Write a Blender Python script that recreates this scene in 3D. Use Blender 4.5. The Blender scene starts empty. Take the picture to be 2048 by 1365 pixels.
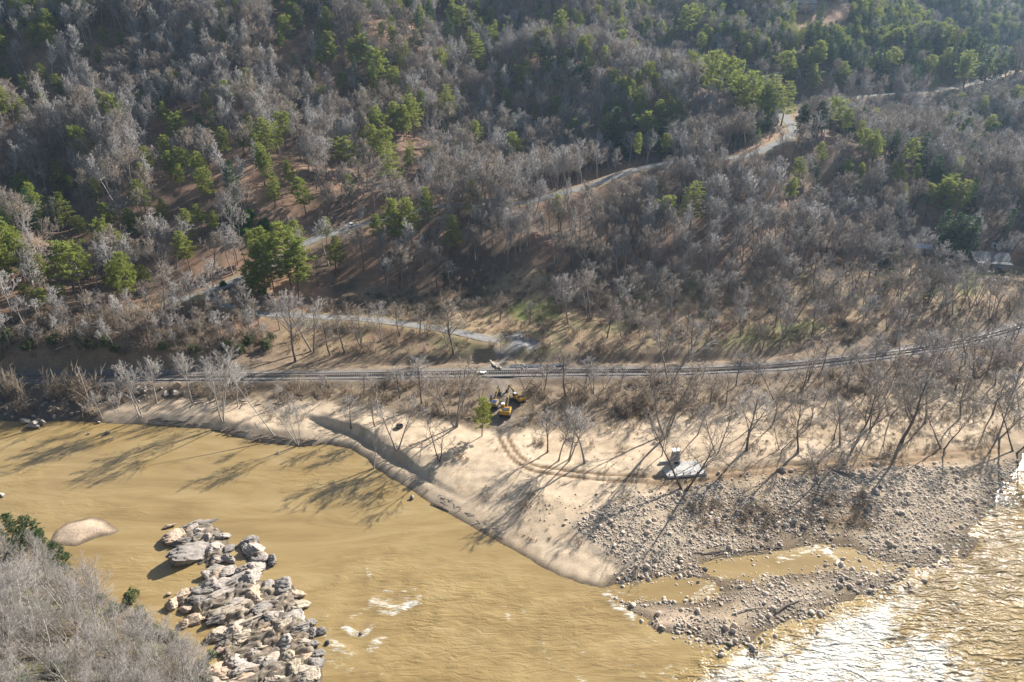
import bpy, bmesh, math, random
import numpy as np
R = math.radians
random.seed(7)
rng = np.random.default_rng(11)

# ------------------------------------------------------------------ camera, sky, sun, exposure
CAM_H, PITCH, F = 95.0, R(24.0), 1365.0          # F in pixels of the 2048 px wide photograph
CX, CY = 1024.0, 682.5
SUN_AZ, SUN_EL = R(43.0), R(28.5)                # azimuth from +Y towards +X

scene = bpy.context.scene
col = scene.collection
cam_data = bpy.data.cameras.new('camera')
cam = bpy.data.objects.new('camera', cam_data); col.objects.link(cam)
cam.location = (0, 0, CAM_H); cam.rotation_euler = (math.pi / 2 - PITCH, 0, 0)
cam_data.sensor_width = 36.0; cam_data.lens = 36.0 * F / 2048.0
cam_data.clip_start = 0.5; cam_data.clip_end = 6000
scene.camera = cam

world = bpy.data.worlds.new('World'); scene.world = world; world.use_nodes = True
wn = world.node_tree
bg = wn.nodes['Background']
sky = wn.nodes.new('ShaderNodeTexSky'); sky.sky_type = 'NISHITA'; sky.sun_disc = False
sky.sun_elevation = SUN_EL; sky.sun_rotation = SUN_AZ; sky.air_density = 1.0; sky.dust_density = 1.0; sky.ozone_density = 1.0
wn.links.new(sky.outputs[0], bg.inputs[0]); bg.inputs[1].default_value = 0.055

sun_data = bpy.data.lights.new('sun', 'SUN'); sun = bpy.data.objects.new('sun', sun_data); col.objects.link(sun)
sun_data.energy = 5.0; sun_data.angle = R(0.53); sun_data.color = (1.0, 0.965, 0.92)
sun.rotation_euler = (math.pi / 2 - SUN_EL, 0, math.pi - SUN_AZ)
sun.location = (200, 200, 200)

vs = scene.view_settings
vs.view_transform = 'Standard'; vs.look = 'None'; vs.gamma = 1.0; vs.exposure = 1.13
scene.render.engine = 'CYCLES'
cy = scene.cycles
cy.max_bounces = 5; cy.diffuse_bounces = 3; cy.glossy_bounces = 2; cy.transmission_bounces = 3
cy.transparent_max_bounces = 4; cy.volume_bounces = 0; cy.use_denoising = True
cy.caustics_reflective = False; cy.caustics_refractive = False
try: scene.render.use_persistent_data = False
except Exception: pass

# ------------------------------------------------------------------ pixel <-> world
SP, CP = math.sin(PITCH), math.cos(PITCH)
def ray(px, py):
    u = (np.asarray(px, float) - CX) / F; v = (np.asarray(py, float) - CY) / F
    return np.stack([u, CP - v * SP, -SP - v * CP], -1)          # per metre of depth along the optical axis
def WZ(px, py, zc): return np.array([0, 0, CAM_H]) + ray(px, py) * zc
def W(px, py, z=0.0):
    d = ray(px, py); t = (z - CAM_H) / d[..., 2]
    return np.array([0, 0, CAM_H]) + d * np.asarray(t)[..., None]
def depth(p): return p[1] * CP + (CAM_H - p[2]) * SP
def project(P):
    P = np.asarray(P, float); x = P[..., 0]; y = P[..., 1]; z = P[..., 2] - CAM_H
    zc = y * CP - z * SP; yc = y * SP + z * CP
    return CX + F * x / zc, CY - F * yc / zc, zc

# ------------------------------------------------------------------ noise
def _h(ix, iy, iz, s):
    a = (ix.astype(np.int64) * 374761393 + iy.astype(np.int64) * 668265263 + iz.astype(np.int64) * 2147483647 + s * 974634777) & 0xffffffff
    a = ((a ^ (a >> 13)) * 1274126177) & 0xffffffff
    a = (a ^ (a >> 16)) & 0xffffff
    return a / float(0xffffff)
def n2(x, y, s=0):
    x = np.asarray(x, float); y = np.asarray(y, float)
    ix = np.floor(x); iy = np.floor(y); fx = x - ix; fy = y - iy
    fx = fx * fx * (3 - 2 * fx); fy = fy * fy * (3 - 2 * fy); z = np.zeros_like(ix)
    a = _h(ix, iy, z, s); b = _h(ix + 1, iy, z, s); c = _h(ix, iy + 1, z, s); d = _h(ix + 1, iy + 1, z, s)
    return (a + (b - a) * fx) * (1 - fy) + (c + (d - c) * fx) * fy
def fbm(x, y, o=4, s=0):
    t = 0; a = .5; n = 0
    for i in range(o):
        t = t + a * n2(x * 2 ** i + 17.3 * i, y * 2 ** i - 9.1 * i, s + i); n += a; a *= .5
    return t / n
def n3(p, s=0):
    i = np.floor(p); f = p - i; f = f * f * (3 - 2 * f); r = 0
    for dx in (0, 1):
        for dy in (0, 1):
            for dz in (0, 1):
                w = (f[:, 0] if dx else 1 - f[:, 0]) * (f[:, 1] if dy else 1 - f[:, 1]) * (f[:, 2] if dz else 1 - f[:, 2])
                r = r + w * _h(i[:, 0] + dx, i[:, 1] + dy, i[:, 2] + dz, s)
    return r
def sst(a, b, x):
    t = np.clip((x - a) / (b - a), 0, 1); return t * t * (3 - 2 * t)

def poly_sd(x, y, poly):
    """signed distance, positive inside"""
    poly = np.asarray(poly, float)[:, :2]; n = len(poly)
    d2 = np.full(x.shape, 1e18); ins = np.zeros(x.shape, bool)
    for i in range(n):
        ax, ay = poly[i]; bx, by = poly[(i + 1) % n]
        ex, ey = bx - ax, by - ay; L = ex * ex + ey * ey + 1e-12
        t = np.clip(((x - ax) * ex + (y - ay) * ey) / L, 0, 1)
        d2 = np.minimum(d2, (x - ax - t * ex) ** 2 + (y - ay - t * ey) ** 2)
        if ay != by:
            c = ((ay > y) != (by > y)) & (x < (bx - ax) * (y - ay) / (by - ay) + ax)
            ins ^= c
    d = np.sqrt(d2)
    return np.where(ins, d, -d)
def line_d(x, y, line):
    """distance to a polyline (N,3) and the z of its nearest point"""
    line = np.asarray(line, float); d2 = np.full(x.shape, 1e18); zz = np.zeros(x.shape)
    for i in range(len(line) - 1):
        a = line[i]; b = line[i + 1]; ex, ey = b[0] - a[0], b[1] - a[1]; L = ex * ex + ey * ey + 1e-12
        t = np.clip(((x - a[0]) * ex + (y - a[1]) * ey) / L, 0, 1)
        q = (x - a[0] - t * ex) ** 2 + (y - a[1] - t * ey) ** 2
        m = q < d2; d2 = np.where(m, q, d2); zz = np.where(m, a[2] + t * (b[2] - a[2]), zz)
    return np.sqrt(d2), zz
def smooth_line(P, step=3.0):
    P = np.asarray(P, float); out = []
    Q = np.vstack([2 * P[0] - P[1], P, 2 * P[-1] - P[-2]])
    for i in range(1, len(Q) - 2):
        p0, p1, p2, p3 = Q[i - 1:i + 3]; n = max(2, int(np.linalg.norm(p2 - p1) / step))
        for t in np.linspace(0, 1, n, endpoint=False):
            out.append(.5 * ((2 * p1) + (-p0 + p2) * t + (2 * p0 - 5 * p1 + 4 * p2 - p3) * t * t + (-p0 + 3 * p1 - 3 * p2 + p3) * t ** 3))
    out.append(P[-1]); return np.array(out)

# ------------------------------------------------------------------ terrain
ROAD_PX = [(335, 604, 14.5), (400, 592, 15.5), (440, 576, 16.5), (500, 550, 18), (560, 520, 20), (620, 483, 23), (703, 456, 25), (760, 440, 26.5),
           (870, 415, 30), (960, 409, 31.5), (1040, 407, 32), (1100, 393, 34), (1180, 372, 36.5), (1270, 341, 41), (1370, 322, 44), (1480, 315, 46),
           (1545, 292, 49), (1588, 264, 52), (1572, 238, 54.5), (1556, 220, 57), (1580, 208, 59), (1690, 196, 61), (1860, 181, 64), (1985, 158, 68), (2005, 142, 70), (2060, 150, 71)]
ROAD = smooth_line([W(a, b, c) for a, b, c in ROAD_PX])
LOW_PX = [(425, 588, 15.8), (450, 612, 13.5), (500, 627, 11.5), (580, 631, 10.5), (660, 635, 9.8), (740, 640, 9.2), (820, 650, 8.6), (900, 662, 8.2), (970, 678, 7.8), (1000, 683, 7.6)]
LOW = smooth_line([W(a, b, c) for a, b, c in LOW_PX])
RAIL_PX = [(-700, 757), (-300, 757), (0, 756), (190, 755), (482, 753), (690, 751), (870, 748), (1000, 746), (1200, 744), (1348, 743), (1480, 738), (1590, 731), (1771, 710), (1900, 690), (1968, 675), (2048, 651), (2200, 590), (2500, 490)]
RAIL = smooth_line([W(a, b, 5.0) for a, b in RAIL_PX])
LANE = smooth_line([W(1030, 690, 7.4), W(1005, 712, 6.4), W(990, 733, 5.1), W(988, 746, 5.0), W(1000, 765, 4.6), W(1012, 790, 3.8), W(1010, 830, 3.2), W(1003, 862, 2.9)])

CTRL = [tuple(p) for L in (ROAD[::9], LOW[::9]) for p in L]
for a, b, z in [(p[0], p[1], 4.6) for p in RAIL_PX[2:16]]: CTRL.append(tuple(W(a, b, z)))
for a, b, z in [(-60, 684, 12), (0, 684, 12.5), (100, 684, 13), (200, 684, 13), (300, 684, 12.5), (400, 688, 10.5), (480, 692, 8.5), (560, 695, 6.5), (0, 640, 15), (200, 630, 15.5), (300, 600, 16), (650, 690, 5.5), (800, 690, 6),
                (110, 500, 15), (140, 560, 14), (40, 530, 24), (0, 580, 17), (40, 450, 34), (650, 560, 13), (800, 560, 12.5), (950, 560, 12), (640, 600, 10.5), (850, 610, 9.5),
                (1000, 600, 10), (1200, 600, 9.5), (1500, 600, 9.5), (1700, 590, 10), (1900, 590, 10.5), (1000, 650, 8), (1200, 660, 7.8), (1500, 660, 7.5), (1750, 640, 7.5), (1950, 600, 9),
                (1200, 715, 5), (1000, 715, 5.6), (1500, 700, 5.5), (1750, 675, 6),
                (100, 810, 2.6), (300, 800, 2.9), (500, 800, 3.1), (700, 820, 3.1), (900, 820, 3.2), (1100, 820, 3.2), (1300, 820, 3.2), (1500, 820, 3.2), (1700, 800, 3.2), (1900, 770, 3.3), (2040, 730, 3.4),
                (800, 900, 2.9), (1000, 920, 2.9), (1200, 920, 2.6), (1400, 920, 2.6), (1600, 900, 2.7), (1800, 890, 2.7), (1980, 880, 2.6), (1100, 1010, 2.2), (1400, 1010, 1.9), (1700, 990, 2.0), (1300, 1100, 1.4), (1600, 1080, 1.5),
                (1835, 500, 15), (1970, 520, 14.5), (2010, 490, 16.5), (2000, 560, 11.5), (1700, 500, 15), (1500, 520, 17)]:
    CTRL.append(tuple(W(a, b, z)))
for a, b, zc in [(200, 400, 272), (200, 300, 300), (200, 150, 350), (200, 0, 410), (0, 350, 285), (0, 200, 330), (0, 50, 390), (400, 480, 252), (400, 380, 275), (400, 200, 335), (400, 60, 385),
                 (600, 400, 280), (600, 300, 310), (600, 150, 360), (600, 0, 420), (760, 380, 292), (900, 300, 330), (900, 150, 385), (900, 0, 450), (1050, 330, 322), (1200, 280, 345), (1150, 150, 395), (1200, 0, 470),
                 (1000, 500, 255), (800, 500, 262), (1200, 450, 275), (1400, 400, 290), (1400, 500, 262), (1300, 380, 291), (1450, 200, 395), (1450, 100, 430), (1330, 180, 440), (1300, 90, 490), (1500, 250, 350),
                 (1610, 50, 478), (1650, 25, 495), (1520, 60, 470), (1750, 120, 462), (1900, 130, 472), (1950, 50, 640), (2040, 10, 720), (1800, 30, 560), (1650, 260, 372), (1700, 300, 350), (1900, 300, 352), (2048, 320, 365), (1700, 400, 308), (1950, 430, 297), (2048, 450, 300), (1560, 350, 318), (2040, 220, 420)]:
    CTRL.append(tuple(WZ(a, b, zc)))
CTRL += [(-70, 84, 6), (-110, 92, 10), (-120, 60, 22), (-70, 60, 14), (-45, 50, 9), (0, 30, 4), (80, 20, 4), (-220, 100, 24), (-200, 20, 60), (200, 10, 5), (0, -120, 30),
         (-420, 190, 8), (-420, 300, 60), (-420, 420, 125), (-300, 520, 150), (0, 620, 190), (200, 700, 190), (-700, 700, 240), (450, 880, 190), (700, 1000, 230), (420, 300, 12), (420, 400, 45), (600, 350, 40), (700, 600, 110),
         (330, 240, 9), (600, 220, 8), (0, 1000, 300), (-900, 300, 60), (1100, 700, 200), (-1400, 1000, 320), (1400, 1200, 320), (0, 1700, 360), (1300, 240, 20), (-1300, 220, 40), (800, -300, 20), (-800, -300, 120), (1500, 1900, 360), (-1500, 1900, 360)]
CTRL = np.array(CTRL)
def _tps(d2): return np.where(d2 > 1e-12, d2 * np.log(np.maximum(d2, 1e-12)) * .5, 0)
_xy = CTRL[:, :2] / 100; _n = len(_xy)
_K = _tps(((_xy[:, None] - _xy[None]) ** 2).sum(-1)) + np.eye(_n) * .006
_P = np.c_[np.ones(_n), _xy]
_sol = np.linalg.solve(np.block([[_K, _P], [_P.T, np.zeros((3, 3))]]), np.r_[CTRL[:, 2], 0, 0, 0])
def rbf(x, y):
    sh = x.shape; q = np.c_[x.ravel(), y.ravel()] / 100; out = np.empty(len(q))
    for i in range(0, len(q), 20000):
        c = q[i:i + 20000]
        out[i:i + 20000] = _tps(((c[:, None] - _xy[None]) ** 2).sum(-1)) @ _sol[:_n] + _sol[_n] + c @ _sol[_n + 1:]
    return out.reshape(sh)
class Lattice:
    def __init__(s, fn, x0, x1, y0, y1, st):
        s.x0, s.y0, s.st = x0, y0, st; s.gx = np.arange(x0, x1 + st, st); s.gy = np.arange(y0, y1 + st, st)
        X, Y = np.meshgrid(s.gx, s.gy); s.Z = fn(X, Y)
    def __call__(s, x, y):
        u = np.clip((np.asarray(x, float) - s.x0) / s.st, 0, len(s.gx) - 1.001); v = np.clip((np.asarray(y, float) - s.y0) / s.st, 0, len(s.gy) - 1.001)
        i = u.astype(int); j = v.astype(int); fu = u - i; fv = v - j; Z = s.Z
        return (Z[j, i] * (1 - fu) + Z[j, i + 1] * fu) * (1 - fv) + (Z[j + 1, i] * (1 - fu) + Z[j + 1, i + 1] * fu) * fv
def rbf_cap(x, y):
    z = rbf(x, y); return np.where(z > 135, 135 + (z - 135) * .3, z)
BASE = Lattice(rbf_cap, -1600, 1600, -400, 2000, 8)

def pxpoly(pts, z=0.0): return [tuple(W(a, b, z)[:2]) for a, b in pts]
SHORE = [(-900, 812), (-300, 828), (0, 840), (60, 846), (130, 842), (200, 846), (290, 850), (350, 853), (420, 858), (455, 868), (500, 880), (560, 890), (600, 893), (655, 889), (700, 897), (735, 918), (750, 938), (800, 966), (860, 1006), (930, 1046), (1010, 1092), (1100, 1142), (1160, 1166), (1205, 1182),
         (1235, 1205), (1262, 1226), (1300, 1248), (1330, 1268), (1390, 1272), (1430, 1290), (1480, 1292), (1530, 1268), (1560, 1246), (1620, 1238), (1660, 1214), (1700, 1196), (1740, 1172), (1800, 1162), (1830, 1140), (1890, 1112), (1940, 1070), (1970, 1020), (2000, 968), (2048, 912)]
LAND = pxpoly(SHORE) + [(170, 162), (300, 190), (700, 190), (1590, 150), (1590, 1990), (-1590, 1990), (-1590, 160), (-500, 158)]
NEARB = pxpoly([(-500, 1100), (-150, 1112), (0, 1124), (100, 1144), (200, 1190), (270, 1230), (330, 1276), (390, 1330), (425, 1385), (460, 1480), (560, 1640)]) + [(10, 50), (150, 42), (1590, 40), (1590, -390), (-1590, -390), (-1590, 90), (-400, 112)]
POOL1 = pxpoly([(1398, 1128), (1440, 1118), (1500, 1112), (1560, 1102), (1640, 1088), (1700, 1096), (1760, 1120), (1830, 1128), (1860, 1142), (1800, 1150), (1740, 1150), (1690, 1138), (1650, 1150), (1560, 1152), (1520, 1168), (1450, 1160), (1410, 1150)])
POOL2 = pxpoly([(1200, 1176), (1240, 1166), (1300, 1152), (1360, 1150), (1420, 1160), (1455, 1180), (1440, 1200), (1380, 1208), (1310, 1204), (1262, 1208), (1225, 1196)])
SANDISLE = pxpoly([(95, 1090), (108, 1064), (135, 1046), (185, 1034), (212, 1042), (240, 1062), (226, 1070), (195, 1076), (150, 1094)])
ROCKISLE = pxpoly([(345, 1200), (380, 1185), (430, 1180), (480, 1155), (520, 1160), (585, 1172), (606, 1215), (618, 1250), (632, 1290), (645, 1330), (650, 1420), (425, 1440), (440, 1345), (425, 1300), (440, 1270), (425, 1235), (390, 1240)])
ROCKISLE2 = pxpoly([(340, 1075), (370, 1052), (420, 1045), (455, 1075), (460, 1100), (440, 1130), (425, 1150), (410, 1125), (350, 1105)])
STRIP = pxpoly([(560, 838), (612, 842), (650, 850), (700, 862), (732, 878), (768, 902), (810, 930), (850, 955), (905, 986), (930, 1002), (1000, 1085), (860, 1010), (740, 925), (690, 893), (600, 890), (550, 880)], 1.2)
SPIT = pxpoly([(1290, 1246), (1320, 1236), (1350, 1226), (1372, 1228), (1392, 1252), (1380, 1268), (1340, 1264), (1310, 1262)])

def height(x, y):
    x = np.asarray(x, float); y = np.asarray(y, float)
    h = BASE(x, y)
    hill = sst(200, 300, y)
    h = h + hill * ((fbm(x / 85, y / 85, 2, 2) - .5) * 36 * sst(230, 330, y) + (fbm(x / 34, y / 34, 4, 3) - .5) * 8) + (fbm(x / 9, y / 9, 3, 5) - .5) * (.5 + 1.6 * hill)
    h = h + (n2(x / 2.1, y / 2.1, 8) - .5) * .12
    # linear works: beds are flattened into the slope
    for L, hw, bl in ((ROAD, 3.6, 15.0), (LOW, 2.6, 5.0), (RAIL, 3.2, 3.6), (LANE, 2.6, 3.0)):
        d, z = line_d(x, y, L[::2] if L is not LANE else L)
        h = h + (z - h) * (1 - sst(hw, hw + bl, d))
    # ditch with a small creek north of the railway
    d, z = line_d(x, y, RAIL[::2] + np.array([0, 9.0, 0])); h = h - 1.8 * np.exp(-(d / 2.6) ** 2) * sst(-60, -30, x) * (1 - sst(60, 110, x))
    wob = (fbm(x / 7, y / 7, 3, 21) - .5) * 3.0 + (fbm(x / 2.2, y / 2.2, 2, 22) - .5) * 1.2
    gx = sst(0, 38, x)                                    # gravel bar is flat, the west bank is steep
    sd = poly_sd(x, y, LAND) + wob * (.25 + .75 * gx)
    for p in (POOL1, POOL2): sd = np.minimum(sd, -poly_sd(x, y, p) - wob * .5)
    slope = .55 * (1 - sst(-45, -5, x)) + .16 * sst(-45, -5, x) * (1 - gx) + .075 * gx
    prof = .06 + slope * np.maximum(sd, 0)
    hl = np.minimum(h, prof + np.maximum(0, sd - 26) * .4)
    st = poly_sd(x, y, STRIP) + (fbm(x / 4, y / 4, 2, 30) - .5) * 1.2
    sf = sst(-62, -44, x)
    hl = hl + sf * (np.minimum(hl, np.where(st > 0, .75 + .03 * st, .75 + 1.9 * sst(0, 1.3, -st) + np.maximum(0, -st - 1.3) * .5)) - hl)
    hl = hl + (fbm(x / 1.6, y / 1.6, 2, 41) - .5) * .22 * sst(.2, .6, hl) * (1 - hill)
    out = np.where(sd > 0, hl, np.maximum(-1.5, sd * (.35 * (1 - gx) + .055 * gx) + np.minimum(0, sd + 3.0) * .3 * gx))
    sn = poly_sd(x, y, NEARB) + wob * .4
    out = np.where(sn > -3, np.maximum(out, np.minimum(np.maximum(h, 2), .5 * sn)), out)
    for p, hh, sl in ((SANDISLE, .9, .25), (ROCKISLE, .5, .3), (ROCKISLE2, .4, .3), (SPIT, .55, .4)):
        s2 = poly_sd(x, y, p) + wob * .15
        out = np.where(s2 > -2, np.maximum(out, np.minimum(hh, s2 * sl)), out)
    return out
SURF = Lattice(height, -520, 640, 20, 960, 1.6)
_T = np.linspace(60, 900, 1400)
def hit(px, py):
    d = ray(px, py); P = np.array([0, 0, CAM_H]) + d * _T[:, None]
    g = P[:, 2] - np.maximum(SURF(P[:, 0], P[:, 1]), -.02)
    k = np.argmax(g < 0)
    if g[k] >= 0: k = len(_T) - 1
    if k == 0: return P[0]
    f = g[k - 1] / (g[k - 1] - g[k] + 1e-9)
    q = P[k - 1] + (P[k] - P[k - 1]) * f
    return q
def gz(x, y): return float(height(np.array([x]), np.array([y]))[0])
def hitpoly(pts): return [tuple(hit(a, b)[:2]) for a, b in pts]

# ------------------------------------------------------------------ mesh helpers
def mk_mesh(name, V, tris=None, quads=None, smooth=False):
    V = np.asarray(V, np.float32).reshape(-1, 3); me = bpy.data.meshes.new(name)
    nt = 0 if tris is None else len(tris); nq = 0 if quads is None else len(quads)
    me.vertices.add(len(V)); me.vertices.foreach_set('co', V.ravel())
    idx = []
    if nt: idx.append(np.asarray(tris, np.int32).ravel())
    if nq: idx.append(np.asarray(quads, np.int32).ravel())
    idx = np.concatenate(idx); me.loops.add(len(idx)); me.loops.foreach_set('vertex_index', idx)
    ls = np.concatenate([np.arange(nt) * 3, nt * 3 + np.arange(nq) * 4]).astype(np.int32)
    me.polygons.add(nt + nq); me.polygons.foreach_set('loop_start', ls)
    me.update(calc_edges=True); me.validate()
    if smooth: me.polygons.foreach_set('use_smooth', np.ones(len(me.polygons), bool))
    return me
def link(name, data, parent=None, mat=None):
    o = bpy.data.objects.new(name, data); col.objects.link(o)
    if parent is not None: o.parent = parent
    if mat is not None and data is not None:
        data.materials.clear(); data.materials.append(mat)
    return o
def tag(o, label=None, cat=None, group=None, kind=None):
    if label: o['label'] = label
    if cat: o['category'] = cat
    if group: o['group'] = group
    if kind: o['kind'] = kind
    return o
def empty(name, loc=(0, 0, 0), rz=0.0):
    o = bpy.data.objects.new(name, None); col.objects.link(o); o.location = loc; o.rotation_euler = (0, 0, rz)
    o.empty_display_size = .3
    return o
def set_attr(me, name, vals, typ='FLOAT'):
    a = me.attributes.new(name, typ, 'POINT')
    if typ == 'FLOAT_COLOR': a.data.foreach_set('color', np.c_[vals, np.ones(len(vals))].astype(np.float32).ravel())
    elif typ == 'FLOAT_VECTOR': a.data.foreach_set('vector', np.asarray(vals, np.float32).ravel())
    else: a.data.foreach_set('value', np.asarray(vals, np.int32 if typ == 'INT' else np.float32))

class MB:
    """collects boxes, tubes and prisms; build() links them as one mesh object"""
    def __init__(s): s.bm = bmesh.new()
    def box(s, c, size, rot=(0, 0, 0), taper=None):
        from mathutils import Matrix, Euler
        r = bmesh.ops.create_cube(s.bm, size=1)
        vs_ = r['verts']
        for v in vs_:
            v.co.x *= size[0]; v.co.y *= size[1]; v.co.z *= size[2]
            if taper and v.co.z > 0: v.co.x *= taper[0]; v.co.y *= taper[1]
        M = Matrix.Translation(c) @ Euler(rot).to_matrix().to_4x4()
        bmesh.ops.transform(s.bm, matrix=M, verts=vs_); return s
    def tube(s, a, b, r0, r1=None, n=8):
        from mathutils import Vector
        a = Vector(a); b = Vector(b); d = b - a; L = d.length
        r = bmesh.ops.create_cone(s.bm, cap_ends=True, segments=n, radius1=r0, radius2=r0 if r1 is None else r1, depth=L)
        q = d.to_track_quat('Z', 'Y').to_matrix().to_4x4(); q.translation = (a + b) / 2
        bmesh.ops.transform(s.bm, matrix=q, verts=r['verts']); return s
    def prism(s, pts, x0, x1, axis='y'):
        """outline pts in the (x,z) plane extruded along y"""
        A = []; B = []
        for (u, w) in pts:
            if axis == 'y': A.append(s.bm.verts.new((u, x0, w))); B.append(s.bm.verts.new((u, x1, w)))
            else: A.append(s.bm.verts.new((x0, u, w))); B.append(s.bm.verts.new((x1, u, w)))
        n = len(pts); s.bm.faces.new(A); s.bm.faces.new(B[::-1])
        for i in range(n): s.bm.faces.new((A[i], B[i], B[(i + 1) % n], A[(i + 1) % n]))
        return s
    def build(s, name, mat, parent=None, bevel=0):
        bmesh.ops.recalc_face_normals(s.bm, faces=s.bm.faces)
        if bevel: bmesh.ops.bevel(s.bm, geom=list(s.bm.edges), offset=bevel, segments=1, affect='EDGES', clamp_overlap=True)
        me = bpy.data.meshes.new(name); s.bm.to_mesh(me); s.bm.free()
        return link(name, me, parent, mat)

# ------------------------------------------------------------------ materials
def mat_new(name):
    m = bpy.data.materials.new(name); m.use_nodes = True; nt = m.node_tree
    return m, nt, nt.nodes['Principled BSDF']
def noise_node(nt, scale, detail=4, rough=.6, coord='Object', vec=None):
    tc = nt.nodes.new('ShaderNodeTexCoord'); n = nt.nodes.new('ShaderNodeTexNoise')
    n.inputs['Scale'].default_value = scale; n.inputs['Detail'].default_value = detail; n.inputs['Roughness'].default_value = rough
    nt.links.new(vec if vec is not None else tc.outputs[coord], n.inputs['Vector']); return n
def ramp(nt, fac, stops):
    r = nt.nodes.new('ShaderNodeValToRGB'); e = r.color_ramp.elements
    while len(e) < len(stops): e.new(.5)
    for k, (p, c) in enumerate(stops):
        e[k].position = p; e[k].color = (*c, 1)
    nt.links.new(fac, r.inputs[0]); return r
def mixc(nt, fac, a, b, mode='MIX'):
    m = nt.nodes.new('ShaderNodeMix'); m.data_type = 'RGBA'; m.blend_type = mode
    for s_, v in ((0, fac), (6, a), (7, b)):
        if isinstance(v, (int, float)): m.inputs[s_].default_value = v
        elif isinstance(v, tuple): m.inputs[s_].default_value = (*v, 1)
        else: nt.links.new(v, m.inputs[s_])
    return m.outputs[2]
def bump(nt, b, hsock, strength=.5, dist=.1):
    n = nt.nodes.new('ShaderNodeBump'); n.inputs['Strength'].default_value = strength; n.inputs['Distance'].default_value = dist
    nt.links.new(hsock, n.inputs['Height']); nt.links.new(n.outputs[0], b.inputs['Normal'])
def simple(name, c, rough=.7, var=.25, scale=3.0, metal=0.0, bumpd=0.0, spec=.3):
    m, nt, b = mat_new(name)
    n = noise_node(nt, scale)
    lo = tuple(x * (1 - var) for x in c); hi = tuple(min(1, x * (1 + var)) for x in c)
    r = ramp(nt, n.outputs[0], [(.3, lo), (.7, hi)])
    nt.links.new(r.outputs[0], b.inputs['Base Color']); b.inputs['Roughness'].default_value = rough; b.inputs['Metallic'].default_value = metal
    b.inputs['Specular IOR Level'].default_value = spec
    if bumpd: bump(nt, b, n.outputs[0], .6, bumpd)
    return m
def bark(name, c1, c2, tr=0.0):
    m, nt, b = mat_new(name)
    oi = nt.nodes.new('ShaderNodeObjectInfo'); n = noise_node(nt, .6, 3)
    base = mixc(nt, oi.outputs['Random'], c1, c2)
    v = nt.nodes.new('ShaderNodeMath'); v.operation = 'MULTIPLY_ADD'; v.inputs[1].default_value = .7; v.inputs[2].default_value = .65
    nt.links.new(n.outputs[0], v.inputs[0])
    cc = nt.nodes.new('ShaderNodeVectorMath'); cc.operation = 'SCALE'
    nt.links.new(base, cc.inputs[0]); nt.links.new(v.outputs[0], cc.inputs['Scale'])
    nt.links.new(cc.outputs[0], b.inputs['Base Color']); b.inputs['Roughness'].default_value = .85; b.inputs['Specular IOR Level'].default_value = .15
    return m
def leafm(name, c1, c2, trans=.35):
    m, nt, b = mat_new(name)
    oi = nt.nodes.new('ShaderNodeObjectInfo'); n = noise_node(nt, .9, 2)
    base = mixc(nt, oi.outputs['Random'], c1, c2)
    c = mixc(nt, n.outputs[0], base, tuple(min(1, x * 1.5) for x in c1))
    nt.links.new(c, b.inputs['Base Color']); b.inputs['Roughness'].default_value = .6; b.inputs['Specular IOR Level'].default_value = .25
    t = nt.nodes.new('ShaderNodeBsdfTranslucent'); nt.links.new(c, t.inputs[0])
    mx = nt.nodes.new('ShaderNodeMixShader'); mx.inputs[0].default_value = trans
    nt.links.new(b.outputs[0], mx.inputs[1]); nt.links.new(t.outputs[0], mx.inputs[2])
    nt.links.new(mx.outputs[0], nt.nodes['Material Output'].inputs[0]); return m

M = {}
M['trunk_grey'] = bark('trunk_grey', (.33, .295, .265), (.24, .21, .19))
M['trunk_pale'] = bark('trunk_pale', (.46, .42, .37), (.36, .325, .285))
M['trunk_dark'] = bark('trunk_dark', (.12, .10, .085), (.17, .145, .12))
M['twig_grey'] = bark('twig_grey', (.37, .335, .30), (.27, .24, .215))
M['twig_brown'] = bark('twig_brown', (.28, .225, .17), (.34, .285, .235))
M['twig_pale'] = bark('twig_pale', (.41, .375, .335), (.33, .295, .26))
M['twig_silver'] = bark('twig_silver', (.49, .46, .425), (.33, .305, .28))
M['pine_bark'] = bark('pine_bark', (.20, .13, .09), (.16, .11, .08))
M['needle'] = leafm('needle', (.25, .27, .055), (.175, .22, .05), .5)
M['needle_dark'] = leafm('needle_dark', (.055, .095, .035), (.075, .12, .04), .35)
M['evergreen_leaf'] = leafm('evergreen_leaf', (.085, .155, .025), (.12, .19, .03), .45)
M['shrub_green'] = leafm('shrub_green', (.12, .15, .05), (.15, .15, .07), .3)
M['straw'] = bark('straw', (.34, .265, .18), (.26, .205, .145))
M['brush'] = bark('brush', (.36, .27, .185), (.25, .20, .145))
M['log'] = bark('log', (.30, .24, .19), (.14, .11, .09))
M['log_pale'] = bark('log_pale', (.50, .43, .35), (.42, .36, .29))
M['asphalt'] = simple('asphalt', (.27, .255, .23), .95, .25, .8, spec=.08)
M['gravel_lot'] = simple('gravel_lot', (.29, .275, .255), .95, .35, 1.5, bumpd=.05)
M['ballast'] = simple('ballast', (.22, .195, .17), .95, .5, 4, bumpd=.1)
M['rail_steel'] = simple('rail_steel', (.30, .26, .23), .38, .2, 3, metal=.8, spec=.5)
M['sleeper'] = simple('sleeper', (.22, .18, .145), .9)
M['concrete'] = simple('concrete', (.52, .49, .44), .85, .2, 1.2)
M['stone_wall'] = simple('stone_wall', (.30, .275, .25), .9, .4, 3, bumpd=.05)
M['soot'] = simple('soot', (.02, .02, .02), .95)
M['yellow'] = simple('yellow_paint', (.52, .29, .04), .65, .4, 2)
M['machine_grey'] = simple('machine_grey', (.05, .05, .05), .6)
M['steel_dark'] = simple('steel_dark', (.09, .085, .08), .6, metal=.3)
M['arm_pale'] = simple('arm_pale', (.33, .24, .10), .75, .4)
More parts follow.
